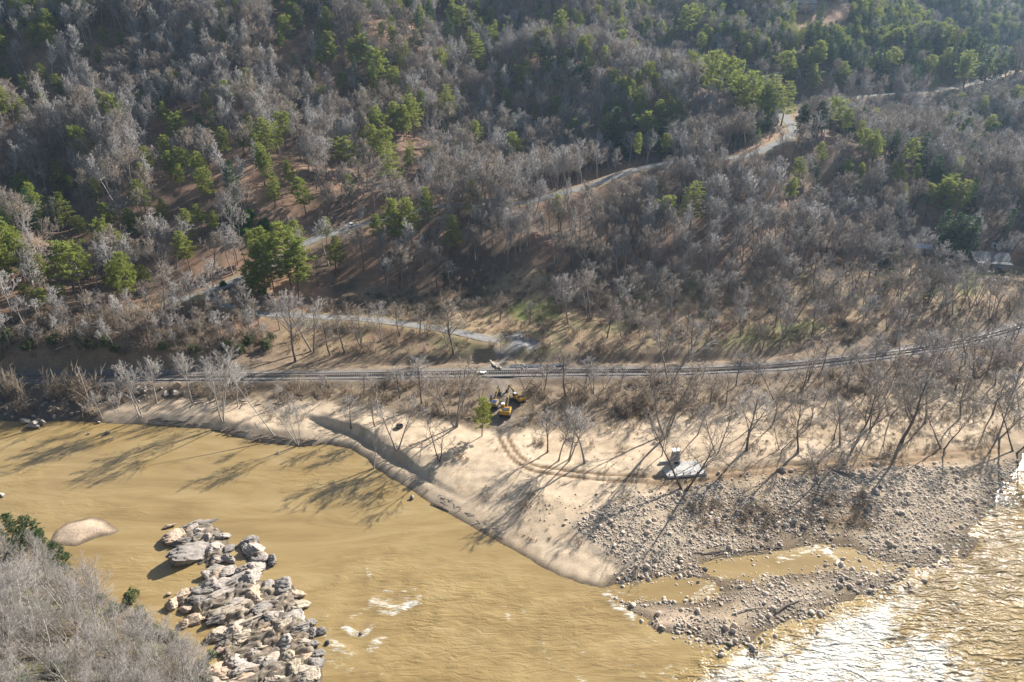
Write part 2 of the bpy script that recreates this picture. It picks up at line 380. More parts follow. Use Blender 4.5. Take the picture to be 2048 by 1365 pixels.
M['glass'] = simple('glass', (.02, .03, .05), .1, .1, spec=.6)
M['blue_tarp'] = simple('blue_tarp', (.03, .05, .13), .5)
M['white_paint'] = simple('white_paint', (.75, .75, .76), .4, .06)
M['rubber'] = simple('rubber', (.03, .03, .03), .8)
M['metal_blue'] = simple('metal_blue', (.30, .38, .52), .35, .15, 1, metal=.2)
M['metal_white'] = simple('metal_white', (.66, .68, .70), .35, .1, 1)
M['roof_grey'] = simple('roof_grey', (.20, .195, .19), .85, .15, 1, spec=.1)
M['siding_grey'] = simple('siding_grey', (.33, .33, .33), .8, .15, 1)
M['siding_blue'] = simple('siding_blue', (.14, .16, .21), .8, .15, 1)
M['timber'] = simple('timber', (.42, .36, .29), .85)
M['trim'] = simple('trim', (.7, .7, .7), .6, .05)
M['sheet'] = simple('sheet', (.8, .8, .78), .6, .05)
M['red_brown'] = simple('red_brown', (.30, .13, .08), .8)

def ground_mat():
    m, nt, b = mat_new('ground')
    a = nt.nodes.new('ShaderNodeAttribute'); a.attribute_name = 'Col'
    n1 = noise_node(nt, .35, 6, .65); n2_ = noise_node(nt, 2.2, 5, .7); n3_ = noise_node(nt, 9, 3, .7)
    f1 = ramp(nt, n1.outputs[0], [(.3, (.80, .79, .78)), (.7, (1.16, 1.15, 1.13))])
    f2 = ramp(nt, n2_.outputs[0], [(.28, (.72, .70, .68)), (.72, (1.22, 1.22, 1.22))])
    ra = nt.nodes.new('ShaderNodeAttribute'); ra.attribute_name = 'Rough'
    c = mixc(nt, 1.0, a.outputs['Color'], f1.outputs[0], 'MULTIPLY')
    c2 = mixc(nt, 1.0, c, f2.outputs[0], 'MULTIPLY')
    c3 = mixc(nt, ra.outputs['Fac'], c, c2)
    nt.links.new(c3, b.inputs['Base Color']); b.inputs['Roughness'].default_value = .95; b.inputs['Specular IOR Level'].default_value = .15
    s = nt.nodes.new('ShaderNodeMath'); s.operation = 'ADD'; nt.links.new(n2_.outputs[0], s.inputs[0]); nt.links.new(n3_.outputs[0], s.inputs[1])
    s2 = nt.nodes.new('ShaderNodeMath'); s2.operation = 'MULTIPLY'; nt.links.new(s.outputs[0], s2.inputs[0]); nt.links.new(ra.outputs['Fac'], s2.inputs[1])
    bump(nt, b, s2.outputs[0], .7, .22); return m
M['ground'] = ground_mat()

def axis_grid(segs):
    out = []
    for a, b, st in segs: out.append(np.arange(a, b, st))
    return np.concatenate(out + [[segs[-1][1]]])
GXS = axis_grid([(-1590, -420, 30), (-420, -150, 3.0), (-150, 175, .7), (175, 330, 2.5), (330, 620, 5), (620, 1590, 30)])
GYS = axis_grid([(-390, 30, 20), (30, 84, 1.5), (84, 192, .62), (192, 300, 1.3), (300, 560, 2.5), (560, 900, 6), (900, 1990, 35)])
XX, YY = np.meshgrid(GXS, GYS)
ZZ = height(XX, YY)

SAND = hitpoly([(185, 822), (250, 808), (330, 800), (480, 798), (600, 806), (700, 812), (790, 830), (860, 848), (960, 862), (1010, 872), (1100, 858), (1190, 868), (1260, 848), (1330, 838), (1400, 838), (1500, 822), (1650, 800), (1800, 790), (1950, 755), (2100, 715), (2100, 890), (1990, 930), (1800, 936), (1500, 948), (1330, 985), (1200, 1012), (1145, 1052), (1200, 1090), (1255, 1130), (1235, 1190), (1210, 1195), (1100, 1150), (930, 1055), (740, 940), (560, 893), (300, 852), (200, 848)])
GRAVEL = hitpoly([(1150, 1060), (1205, 1014), (1330, 988), (1500, 950), (1800, 938), (1990, 932), (2048, 905), (2010, 960), (1960, 1045), (1830, 1150), (1690, 1225), (1480, 1300), (1400, 1290), (1290, 1245), (1205, 1190), (1240, 1140), (1190, 1095)])
RIPRAP = hitpoly([(-300, 760), (0, 764), (330, 772), (340, 800), (200, 815), (190, 848), (-300, 845)])
RUTS = smooth_line([hit(a, b) for a, b in [(1003, 858), (1008, 876), (1020, 900), (1038, 920), (1062, 934), (1100, 942), (1160, 950), (1250, 957), (1340, 962), (1440, 950), (1560, 938), (1700, 928), (1860, 914), (1990, 900)]], 2)
TREADS = smooth_line([hit(a, b) for a, b in [(922, 944), (920, 958), (926, 972), (938, 988)]], 1)
FLATS = hitpoly([(560, 700), (560, 650), (640, 600), (800, 585), (1000, 560), (1200, 555), (1500, 560), (1800, 540), (2048, 540), (2048, 640), (1900, 668), (1700, 695), (1400, 715), (1000, 715)])
GREEN = [hitpoly(p) for p in ([(880, 668), (960, 690), (985, 705), (930, 712), (880, 705)], [(1050, 690), (1120, 700), (1100, 722), (1030, 715)], [(1400, 690), (1500, 660), (1620, 640), (1660, 655), (1560, 690), (1440, 705)], [(1020, 610), (1100, 600), (1120, 640), (1020, 640)], [(1920, 545), (1960, 540), (1950, 590), (1910, 585)])]
CLAY = [hitpoly(p) for p in ([(520, 540), (545, 480), (560, 500), (600, 560), (650, 560), (660, 600), (600, 625), (540, 600)], [(1140, 372), (1170, 340), (1260, 335), (1200, 362)], [(1480, 312), (1520, 280), (1560, 268), (1560, 290)], [(430, 330), (500, 330), (530, 400), (440, 410)], [(1050, 265), (1100, 255), (1120, 300), (1060, 305)], [(1590, 20), (1690, 18), (1680, 50), (1600, 60)], [(850, 280), (900, 280), (900, 330), (840, 320)], [(1960, 500), (2048, 470), (2048, 520), (1990, 530)], [(1540, 160), (1500, 60), (1440, 20), (1440, 60)])]
DRYBRUSH = [hitpoly(p) for p in ([(1240, 800), (1290, 800), (1310, 830), (1230, 835)], [(1350, 1000), (1480, 1000), (1620, 1010), (1800, 1040), (1700, 1075), (1500, 1080), (1400, 1060)], [(1600, 1000), (1700, 985), (1780, 1000), (1720, 1030)])]
LOT = hitpoly([(960, 672), (1040, 668), (1078, 684), (1060, 700), (1000, 704)])

def shade(x, y, z):
    n = lambda s, k, o=4: fbm(x / s, y / s, o, k)
    C = np.zeros(x.shape + (3,)); rough = np.ones(x.shape)
    def lay(mask, c):
        nonlocal C
        C = C * (1 - mask[..., None]) + np.array(c) * mask[..., None]
    lay(np.ones(x.shape), (.21, .145, .10)); lay(sst(.42, .6, n(14, 50)), (.32, .205, .135)); lay(sst(.55, .7, n(6, 51)) * .7, (.14, .11, .075))
    fl = sst(-6, 4, poly_sd(x, y, FLATS) + (n(9, 52) - .5) * 14)
    lay(fl, (.42, .31, .185)); lay(fl * sst(.5, .62, n(7, 53)), (.31, .225, .13)); lay(fl * sst(.58, .7, n(11, 54)) * .7, (.20, .19, .085)); lay(fl * sst(.6, .7, n(3, 59)), (.36, .23, .15))
    for p in GREEN: lay(sst(-3, 2, poly_sd(x, y, p) + (n(3, 55) - .5) * 5) * .85, (.17, .20, .055))
    for p in CLAY: lay(sst(-4, 3, poly_sd(x, y, p) + (n(4, 56) - .5) * 6) * .9, (.44, .27, .165))
    # rail side waste ground
    dr, _ = line_d(x, y, RAIL[::2])
    lay((y < 230) * (1 - sst(8, 26, dr)) * .8, (.285, .215, .145))
    riv = (1 - sst(175, 190, y - .0 * x)) * (z > -2)
    lay(riv * sst(40, 90, y), (.30, .23, .155)); lay(riv * sst(.5, .62, n(5, 57)) * .6, (.22, .165, .11))
    sb = poly_sd(x, y, SAND); sm = sst(-2.0, 1.2, sb + (n(5, 60) - .5) * 6)
    lay(sm, (.64, .50, .345)); lay(sm * sst(.5, .68, n(13, 61)) * .5, (.50, .375, .245)); lay(sm * sst(.58, .68, n(3.2, 62)) * .35, (.42, .315, .205))
    lay(sm * sst(35, 75, x) * sst(.40, .54, n(4.5, 63)) * .8, (.38, .285, .185))
    rough = rough * (1 - .6 * sm)
    gm = sst(-1.5, 1, poly_sd(x, y, GRAVEL) + (n(4, 64) - .5) * 6)
    lay(gm, (.50, .41, .30)); lay(gm * sst(.48, .64, n(5, 65)) * .8, (.38, .305, .22)); lay(gm * sst(.58, .66, n(8, 66)), (.50, .39, .265)); rough = np.maximum(rough, gm)
    for p in DRYBRUSH: lay(sst(-3, 3, poly_sd(x, y, p) + (n(3, 67) - .5) * 7) * .75, (.22, .155, .09))
    st = poly_sd(x, y, STRIP); lay(sst(-.3, .6, st) * .75, (.40, .32, .225))
    rp = sst(-2, 2, poly_sd(x, y, RIPRAP)); lay(rp * .9, (.15, .125, .10)); rough = np.maximum(rough, rp)
    d, _ = line_d(x, y, RUTS); s = np.abs(d - 1.05)
    lay((1 - sst(.28, .75, s + (n(1.5, 68) - .5) * .5)) * sst(-60, 0, x) * .95, (.19, .12, .065))
    lay((1 - sst(1.2, 4.2, d + (n(3, 69) - .5) * 3)) * sst(18, 34, x) * .75, (.33, .225, .13))
    d, _ = line_d(x, y, TREADS); lay((1 - sst(.2, .6, np.abs(d - .9))) * .5, (.40, .29, .18))
    d, _ = line_d(x, y, LANE); lay((1 - sst(1.4, 3.2, d + (n(2, 70) - .5) * 1.5)) * .85, (.34, .29, .235)); lay((1 - sst(.3, .7, np.abs(d - 1))) * .6, (.22, .17, .12))
    lay(sst(-2, 1.5, poly_sd(x, y, LOT) + (n(3, 71) - .5) * 3), (.33, .32, .31))
    for L, w in ((ROAD, 3.0), (LOW, 2.2)):
        d, _ = line_d(x, y, L[::2]); lay((1 - sst(w, w + 3.2, d + (n(3, 72) - .5) * 2.5)) * .85, (.36, .28, .15))
    lay((1 - sst(2.6, 4.6, dr + (n(2, 73) - .5) * 1.6)), (.25, .225, .20))
    for p, c in ((SANDISLE, (.62, .475, .34)), (SPIT, (.60, .46, .33)), (ROCKISLE, (.27, .22, .165)), (ROCKISLE2, (.27, .22, .165))): lay(sst(-2.5, -.5, poly_sd(x, y, p)), c)
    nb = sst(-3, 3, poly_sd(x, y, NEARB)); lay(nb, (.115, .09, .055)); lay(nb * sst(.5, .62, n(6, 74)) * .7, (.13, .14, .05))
    wet = (1 - sst(.05, .42, z + (n(2, 75) - .5) * .2)); lay(wet * (1 - nb) * .9, (.15, .112, .07))     # saturated edge
    C *= (1 + (n(1.2, 76, 2) - .5) * .25)[..., None]
    return np.clip(C, .01, .9), np.clip(rough, .12, 1)
CC, RG = shade(XX, YY, ZZ)
d_, _ = line_d(XX, YY, RUTS); ZZ = ZZ - .16 * (1 - sst(.2, .7, np.abs(d_ - 1.05))) + .07 * np.exp(-((np.abs(d_ - 1.05) - .85) / .3) ** 2)
nx_, ny_ = len(GXS), len(GYS)
I = np.arange(nx_ * ny_).reshape(ny_, nx_)
q_ = np.stack([I[:-1, :-1], I[:-1, 1:], I[1:, 1:], I[1:, :-1]], -1).reshape(-1, 4)
me = mk_mesh('ground', np.stack([XX, YY, ZZ], -1), quads=q_, smooth=True)
set_attr(me, 'Col', CC.reshape(-1, 3), 'FLOAT_COLOR'); set_attr(me, 'Rough', RG.ravel())
tag(link('ground', me, None, M['ground']), kind='structure')

# ------------------------------------------------------------------ river
def water_mat():
    m, nt, b = mat_new('muddy_water')
    at = nt.nodes.new('ShaderNodeAttribute'); at.attribute_name = 'FoamGlint'
    ch = nt.nodes.new('ShaderNodeAttribute'); ch.attribute_name = 'Chop'
    mp = nt.nodes.new('ShaderNodeMapping'); mp.inputs['Rotation'].default_value = (0, 0, R(38)); mp.inputs['Scale'].default_value = (.5, 2.2, 1); tc0 = nt.nodes.new('ShaderNodeTexCoord'); nt.links.new(tc0.outputs['Object'], mp.inputs['Vector'])
    n1 = noise_node(nt, .07, 6, .62, vec=mp.outputs[0]); n1.inputs['Distortion'].default_value = 1.5
    c = ramp(nt, n1.outputs[0], [(.32, (.26, .175, .068)), (.5, (.325, .226, .092)), (.68, (.375, .27, .12))])
    sp = nt.nodes.new('ShaderNodeMapping'); sp.inputs['Rotation'].default_value = (0, 0, R(40)); sp.inputs['Scale'].default_value = (.42, 1.35, 1)
    tc = nt.nodes.new('ShaderNodeTexCoord'); nt.links.new(tc.outputs['Object'], sp.inputs['Vector'])
    f = noise_node(nt, 1.3, 6, .72, vec=sp.outputs[0])
    f2 = noise_node(nt, 5.0, 4, .7, vec=sp.outputs[0])
    ad = nt.nodes.new('ShaderNodeMath'); ad.operation = 'ADD'; nt.links.new(at.outputs['Fac'], ad.inputs[0]); nt.links.new(f.outputs[0], ad.inputs[1])
    ad2 = nt.nodes.new('ShaderNodeMath'); ad2.operation = 'MULTIPLY_ADD'; ad2.inputs[1].default_value = .35; nt.links.new(f2.outputs[0], ad2.inputs[0]); nt.links.new(ad.outputs[0], ad2.inputs[2])
    fm = ramp(nt, ad2.outputs[0], [(1.0, (0, 0, 0)), (1.0, (1, 1, 1))])
    mr = nt.nodes.new('ShaderNodeMapRange'); mr.inputs['From Min'].default_value = 1.05; mr.inputs['From Max'].default_value = 1.30; nt.links.new(ad2.outputs[0], mr.inputs['Value'])
    nt.nodes.remove(fm)
    cc = mixc(nt, mr.outputs[0], c.outputs[0], (.72, .68, .58))
    nt.links.new(cc, b.inputs['Base Color'])
    rr = nt.nodes.new('ShaderNodeMapRange'); rr.inputs['To Min'].default_value = .10; rr.inputs['To Max'].default_value = .75; nt.links.new(mr.outputs[0], rr.inputs['Value'])
    nt.links.new(rr.outputs[0], b.inputs['Roughness']); b.inputs['IOR'].default_value = 1.33; b.inputs['Specular IOR Level'].default_value = .9
    w1 = noise_node(nt, .62, 4, .5, vec=sp.outputs[0]); w1.inputs['Distortion'].default_value = 1.2; w2 = noise_node(nt, 2.2, 3, .5)
    w = nt.nodes.new('ShaderNodeMath'); w.operation = 'MULTIPLY_ADD'; w.inputs[1].default_value = .22; nt.links.new(w2.outputs[0], w.inputs[0]); nt.links.new(w1.outputs[0], w.inputs[2])
    wc = nt.nodes.new('ShaderNodeMath'); wc.operation = 'MULTIPLY'; nt.links.new(w.outputs[0], wc.inputs[0]); nt.links.new(ch.outputs['Fac'], wc.inputs[1])
    bump(nt, b, wc.outputs[0], 1.0, .8)
    return m
M['water'] = water_mat()
wx = axis_grid([(-1580, -400, 60), (-400, -120, 5), (-120, 170, .6), (170, 400, 4), (400, 1580, 60)]); wy = axis_grid([(-380, 40, 40), (40, 72, 4), (72, 175, .6), (175, 260, 5)])
WX, WY = np.meshgrid(wx, wy)
fx = WX * math.cos(R(40)) + WY * math.sin(R(40)); fy = -WX * math.sin(R(40)) + WY * math.cos(R(40))
RAPID = pxpoly([(1330, 1365), (1420, 1310), (1480, 1296), (1560, 1255), (1680, 1210), (1780, 1168), (1860, 1130), (1960, 1040), (2040, 960), (2300, 860), (2500, 1200), (2300, 1500), (1300, 1500)])
MIDR = pxpoly([(700, 1060), (830, 1030), (900, 1060), (1200, 1190), (1290, 1250), (1400, 1310), (1330, 1400), (1200, 1460), (560, 1460), (640, 1300), (620, 1150)])
rap = sst(-3, 5, poly_sd(WX, WY, RAPID)); mid = sst(-4, 14, poly_sd(WX, WY, MIDR) + (fbm(WX / 12, WY / 12, 3, 80) - .5) * 16)
chop = .045 + .24 * mid + 1.7 * rap + .18 * sst(.5, .7, fbm(WX / 15, WY / 15, 3, 81)) * (WY < 170)
wz = (fbm(fx / 5, fy / 2.2, 4, 82) - .5) * (.05 + .5 * mid + 1.35 * rap)
wz += (fbm(fx / 1.8, fy / 1.1, 3, 83) - .5) * (.02 + .16 * mid + .55 * rap)
foam = np.zeros(WX.shape)
HEAVY = pxpoly([(1400, 1365), (1450, 1310), (1560, 1262), (1690, 1215), (1760, 1180), (1830, 1200), (1800, 1250), (1850, 1300), (1990, 1400), (1400, 1500)])
foam += .30 * sst(-6, 6, poly_sd(WX, WY, HEAVY) + (fbm(fx / 9, fy / 3, 3, 84) - .5) * 14) + (.27 + .35 * (fbm(fx / 7, fy / 2, 3, 85) - .5)) * rap + .13 * mid * sst(.4, .7, fbm(fx / 6, fy / 2.5, 3, 86))  # rapids share is real whitewater plus sun glints painted as white speckle
for pts, w, v in [([(745, 1205), (775, 1212), (800, 1216), (835, 1206)], 1.0, .7), ([(760, 1222), (785, 1228), (800, 1220)], .8, .7), ([(748, 1196), (770, 1200), (840, 1195)], .8, .55), ([(735, 1128), (738, 1150), (742, 1165)], .7, .5),
                  ([(690, 1256), (705, 1268), (730, 1268), (745, 1250)], .9, .62), ([(745, 1300), (752, 1285), (762, 1278)], 1.0, .65), ([(668, 1292), (690, 1304), (704, 1310)], 1.0, .7), ([(1010, 1215), (1018, 1240)], .8, .55), ([(1045, 1220), (1050, 1245)], .8, .5),
                  ([(1085, 1290), (1120, 1330), (1180, 1380)], 1.6, .45), ([(1150, 1285), (1200, 1320), (1300, 1350), (1400, 1340)], 2.0, .42), ([(640, 1262), (655, 1275), (690, 1310)], 1.0, .6), ([(1215, 1190), (1240, 1215), (1262, 1230)], 1.4, .62), ([(1262, 1245), (1300, 1275), (1325, 1290)], .6, .5),
                  ([(1400, 1195), (1420, 1170), (1440, 1160)], 1.3, .6), ([(1560, 1120), (1620, 1095), (1650, 1098)], 1.5, .55), ([(1650, 1100), (1680, 1130), (1700, 1150)], 1.3, .6), ([(1230, 1182), (1290, 1195)], 1.2, .45), ([(1740, 1150), (1800, 1180)], 1.4, .55), ([(1000, 1125), (1020, 1165)], .7, .4), ([(650, 1225), (660, 1262)], .8, .5), ([(700, 1235), (720, 1225), (745, 1215)], .8, .55), ([(760, 1180), (800, 1186), (830, 1180)], .6, .5), ([(640, 1310), (665, 1325), (700, 1340)], .9, .55), ([(720, 1330), (735, 1345), (760, 1350)], .8, .5), ([(800, 1140), (830, 1150), (850, 1146)], .6, .45), ([(900, 1325), (910, 1350)], .7, .5), ([(1000, 1290), (1020, 1310)], .7, .45), ([(860, 1255), (900, 1262)], .6, .42), ([(930, 1190), (960, 1200)], .5, .45)]:
    L = [np.r_[W(a, b)[:2], 0] for a, b in pts]; d, _ = line_d(WX, WY, L); foam = np.maximum(foam, (v * .72 + .25 * (fbm(WX / 1.2, WY / 1.2, 2, 87) - .5)) * (1 - sst(w * .2, w * 2.2, d)))
    wz += (.12 if v > .6 else .05) * np.exp(-(d / (w * 1.1)) ** 2)
wz = np.minimum(wz + .12 * rap, .55)
I = np.arange(WX.size).reshape(WX.shape); q_ = np.stack([I[:-1, :-1], I[:-1, 1:], I[1:, 1:], I[1:, :-1]], -1).reshape(-1, 4)
me = mk_mesh('river_water', np.stack([WX, WY, wz], -1), quads=q_, smooth=True)
set_attr(me, 'FoamGlint', foam.ravel()); set_attr(me, 'Chop', chop.ravel())
tag(link('river_water', me, None, M['water']), kind='structure')

# ------------------------------------------------------------------ roads
def ribbon(name, L, w, mat, lift=.05, kind='structure', zfun=None):
    L = np.asarray(L); t = np.gradient(L[:, :2], axis=0); t /= np.linalg.norm(t, axis=1)[:, None] + 1e-9; nrm = np.c_[-t[:, 1], t[:, 0]]
    V = []
    offs = np.linspace(-w, w, 5)
    for k, o_ in enumerate(offs):
        jit = (fbm(np.arange(len(L)) / 3.0, np.full(len(L), k * 7.0), 2, 90) - .5) * .5 if k in (0, 4) else 0
        xy = L[:, :2] + nrm * (o_ + jit)[..., None] if np.ndim(jit) else L[:, :2] + nrm * o_
        z = L[:, 2] + lift if zfun is None else zfun(xy[:, 0], xy[:, 1]) + lift
        V.append(np.c_[xy, z])
    V = np.stack(V, 1); n = len(L); I = np.arange(n * 5).reshape(n, 5)
    q = np.stack([I[:-1, :-1], I[1:, :-1], I[1:, 1:], I[:-1, 1:]], -1).reshape(-1, 4)
    return tag(link(name, mk_mesh(name, V, quads=q, smooth=True), None, mat), kind=kind)
ribbon('road', ROAD, 3.0, M['asphalt'], .14)
ribbon('side_road', LOW, 2.1, M['asphalt'], .12)

# ------------------------------------------------------------------ tree prototypes
def unit(v): return v / (np.linalg.norm(v, axis=-1, keepdims=True) + 1e-9)
def tubes(segs, n):
    """segs: list of (p0,p1,r0,r1) -> verts, quads"""
    A = np.array([s[0] for s in segs]); B = np.array([s[1] for s in segs]); r0 = np.array([s[2] for s in segs]); r1 = np.array([s[3] for s in segs])
    d = unit(B - A); up = np.where(np.abs(d[:, 2:3]) < .9, np.array([[0, 0, 1.]]), np.array([[1., 0, 0]])); u = unit(np.cross(d, up)); w = np.cross(d, u)
    an = np.arange(n) * 2 * math.pi / n
    ring = u[:, None] * np.cos(an)[None, :, None] + w[:, None] * np.sin(an)[None, :, None]
    V = np.stack([A[:, None] + ring * r0[:, None, None], B[:, None] + ring * r1[:, None, None]], 1)
    k = np.arange(len(segs))[:, None] * 2 * n; i = np.arange(n)[None]; j = (i + 1) % n
    q = np.stack([k + i, k + j, k + n + j, k + n + i], -1).reshape(-1, 4)
    return V.reshape(-1, 3), q
def cones(segs, n=3):
    A = np.array([s[0] for s in segs]); B = np.array([s[1] for s in segs]); r0 = np.array([s[2] for s in segs])
    d = unit(B - A); up = np.where(np.abs(d[:, 2:3]) < .9, np.array([[0, 0, 1.]]), np.array([[1., 0, 0]])); u = unit(np.cross(d, up)); w = np.cross(d, u)
    an = np.arange(n) * 2 * math.pi / n
    ring = A[:, None] + (u[:, None] * np.cos(an)[None, :, None] + w[:, None] * np.sin(an)[None, :, None]) * r0[:, None, None]
    V = np.concatenate([ring, B[:, None]], 1); k = np.arange(len(segs))[:, None] * (n + 1); i = np.arange(n)[None]
    t = np.stack([k + i, k + (i + 1) % n, np.broadcast_to(k + n, (len(segs), n))], -1).reshape(-1, 3)
    return V.reshape(-1, 3), t
def rot_about(d, ang, az, g):
    up = np.array([0, 0, 1.]) if abs(d[2]) < .95 else np.array([1., 0, 0])
    u = unit(np.cross(d, up)); w = np.cross(d, u)
    return unit(d * math.cos(ang) + (u * math.cos(az) + w * math.sin(az)) * math.sin(ang))
def walk(p, d, L, r, n, wander, up, g, rend=.35):
    pts = [np.array(p, float)]; dirs = []; rr = [r]
    for i in range(n):
        d = unit(d + g.normal(0, wander, 3) + np.array([0, 0, up])); pts.append(pts[-1] + d * L / n); dirs.append(d); rr.append(r * (1 - (1 - rend) * (i + 1) / n))
    return pts, dirs, rr
def at_t(pts, dirs, rr, t):
    n = len(dirs); x = min(t * n, n - 1e-6); i = int(x); f = x - i
    return pts[i] + (pts[i + 1] - pts[i]) * f, dirs[i], rr[i] + (rr[i + 1] - rr[i]) * f
def gen_bare(seed, H=18, clear=.4, limbs=13, ang=48, spread=.36, up=.10, stems=1, lean=.06, twig=.03, n2_=6, n3_=5, n4=3, trunk_r=.0115, tilt=0.0, base_split=.0):
    g = np.random.default_rng(seed); A = []; B = []; T = []
    for s in range(stems):
        az = s * 2 * math.pi / max(1, stems) + g.uniform(0, 1.5)
        tl = tilt * (0.6 + .7 * g.random()) if stems > 1 else lean
        d0 = unit(np.array([math.cos(az) * tl, math.sin(az) * tl, 1.0])); Ls = H * (.80 if stems == 1 else g.uniform(.66, .84))
        r = H * trunk_r * (1 if stems == 1 else .72)
        pts, dirs, rr = walk((math.cos(az) * .2 * (stems > 1), math.sin(az) * .2 * (stems > 1), -.5), d0, Ls + .5, r, 8, .05, .03, g, .28)
        for i in range(8): A.append((pts[i], pts[i + 1], rr[i] * (1.35 if i == 0 else 1), rr[i + 1]))
        nl = limbs if stems == 1 else max(5, int(limbs * .62)); off = g.uniform(0, 6)
        for k in range(nl):
            t = clear + (1 - clear) * ((k + g.uniform(.1, .9)) / nl) ** .9; q = (t - clear) / (1 - clear)
            p, d, r_ = at_t(pts, dirs, rr, t)
            d1 = rot_about(d, R(ang * (1 - .45 * q) * g.uniform(.8, 1.25)), off + k * 2.4 + g.normal(0, .4), g)
            L1 = spread * H * (1.05 - .55 * q) * g.uniform(.7, 1.2); r1 = max(r_ * .55, twig * 1.5)
            P1, D1, R1 = walk(p, d1, L1, r1, 5, .11, up, g, .3)
            for i in range(5): A.append((P1[i], P1[i + 1], R1[i], R1[i + 1]))
            for m in range(n2_):
                t2 = .22 + .78 * (m + g.random()) / n2_
                p2, dd, r2 = at_t(P1, D1, R1, min(t2, .99)); L2 = L1 * .50 * (1.15 - .55 * t2) * g.uniform(.7, 1.25)
                P2, D2, R2 = walk(p2, rot_about(dd, R(g.uniform(28, 58)), g.uniform(0, 6.28), g), L2, max(r2 * .6, twig * 1.2), 3, .12, up * .8, g, .45)
                for i in range(3): B.append((P2[i], P2[i + 1], R2[i], R2[i + 1]))
                for e in range(n3_):
                    t3 = .2 + .8 * (e + g.random()) / n3_; p3, d3, r3 = at_t(P2, D2, R2, min(t3, .99)); L3 = max(.5, L2 * .55 * g.uniform(.6, 1.2))
                    dv = unit(rot_about(d3, R(g.uniform(20, 55)), g.uniform(0, 6.28), g) + np.array([0, 0, .15])); e3 = p3 + dv * L3
                    T.append((p3, e3, twig, 0))
                    for h in range(n4):
                        f = g.uniform(.2, .9); p4 = p3 + (e3 - p3) * f
                        T.append((p4, p4 + rot_about(dv, R(g.uniform(20, 50)), g.uniform(0, 6.28), g) * L3 * g.uniform(.4, .75), twig * .75, 0))
    Va, qa = tubes(A, 6); Vb, qb = tubes(B, 4); Vt, tt = cones(T, 3)
    # normalise to the nominal height
    top = max(Vt[:, 2].max(), Va[:, 2].max()); s = H / top
    return mk_mesh('trunk', Va * s, quads=qa, smooth=True), mk_mesh('branches', np.r_[Vb, Vt] * s, tris=tt + len(Vb), quads=qb)

def leaves_at(centers, g, n, size, width, outward=None, flat=0.0):
    """n leaf triangles around every centre"""
    C = np.repeat(centers, n, 0); N = len(C)
    d = g.normal(0, 1, (N, 3)); d[:, 2] *= (1 - flat)
    if outward is not None: d = d + np.repeat(outward, n, 0) * 1.0
    d = unit(d); side = unit(np.cross(d, g.normal(0, 1, (N, 3))))
    L = size * g.uniform(.6, 1.25, (N, 1)); w = width * g.uniform(.7, 1.3, (N, 1))
    st = C + g.normal(0, size * .25, (N, 3))
    V = np.stack([st - side * w, st + side * w, st + d * L], 1)
    return V.reshape(-1, 3), np.arange(N * 3).reshape(-1, 3)
def gen_pine(seed, H=22, cb=.45, width=.16, tiers=13, per=5, shape='ovoid', leafn=18, size=.66, wid=.10, tierflat=False):
    g = np.random.default_rng(seed); A = []; B = []; cs = []; od = []
    pts, dirs, rr = walk((0, 0, -.5), unit(np.array([g.normal(0, .03), g.normal(0, .03), 1.])), H * .97 + .5, H * .0115, 8, .02, .03, g, .15)
    for i in range(8): A.append((pts[i], pts[i + 1], rr[i] * (1.3 if i == 0 else 1), rr[i + 1]))
    for s in range(3):                       # a few dead snags under the crown
        p, d, r_ = at_t(pts, dirs, rr, cb * g.uniform(.5, .95)); B.append((p, p + rot_about(d, R(80), g.uniform(0, 6.28), g) * H * .05, .05, .02))
    for k in range(tiers):
        q = (k + .3) / tiers; t = cb + (1 - cb) * q
        p, d, r_ = at_t(pts, dirs, rr, min(t, .985))
        prof = {'ovoid': math.sin(math.pi * min(1, .18 + .80 * q)) ** .7, 'cone': 1.05 - q * .92, 'tier': (1.05 - .75 * q) * g.uniform(.75, 1.15), 'flat': .55 + .6 * math.sin(math.pi * min(1, .25 + .6 * q))}[shape]
        for m in range(per):
            L = H * width * prof * g.uniform(.65, 1.25); a = 2 * math.pi * (m + g.random() * .7) / per + k * 1.1
            el = {'ovoid': R(8 + 38 * q), 'cone': R(-8 + 30 * q), 'tier': R(2 + 14 * q), 'flat': R(10 + 40 * q)}[shape] + g.normal(0, .12)
            d1 = np.array([math.cos(a) * math.cos(el), math.sin(a) * math.cos(el), math.sin(el)]); e = p + d1 * L
            B.append((p, e, max(.035, r_ * .32), .02))
            nc = max(2, int(L / .75))
            for c in range(nc):
                f = .38 + .62 * (c + g.random() * .8) / nc; off = g.normal(0, .26, 3) * (1, 1, .5) + np.array([0, 0, .12])
                cs.append(p + (e - p) * min(f, 1.05) + off); od.append(d1 * .8 + np.array([0, 0, .5]))
                if L > 2.2 and g.random() < .7:
                    sd_ = np.cross(d1, [0, 0, 1.]) * g.choice([-1, 1]) * L * .26 * (1.1 - f); cs.append(cs[-1] + sd_); od.append(d1 * .5 + unit(sd_) * .6 + np.array([0, 0, .3]))
    cs = np.array(cs); od = np.array(od)
    Vl, tl = leaves_at(cs, g, leafn, size, wid, od, .35 if tierflat else .1)
    Va, qa = tubes(A, 6); Vb, qb = tubes(B, 3)
    tr = mk_mesh('trunk', np.r_[Va, Vb], quads=np.r_[qa, qb + len(Va)], smooth=True)
    return tr, mk_mesh('crown', Vl, tris=tl)
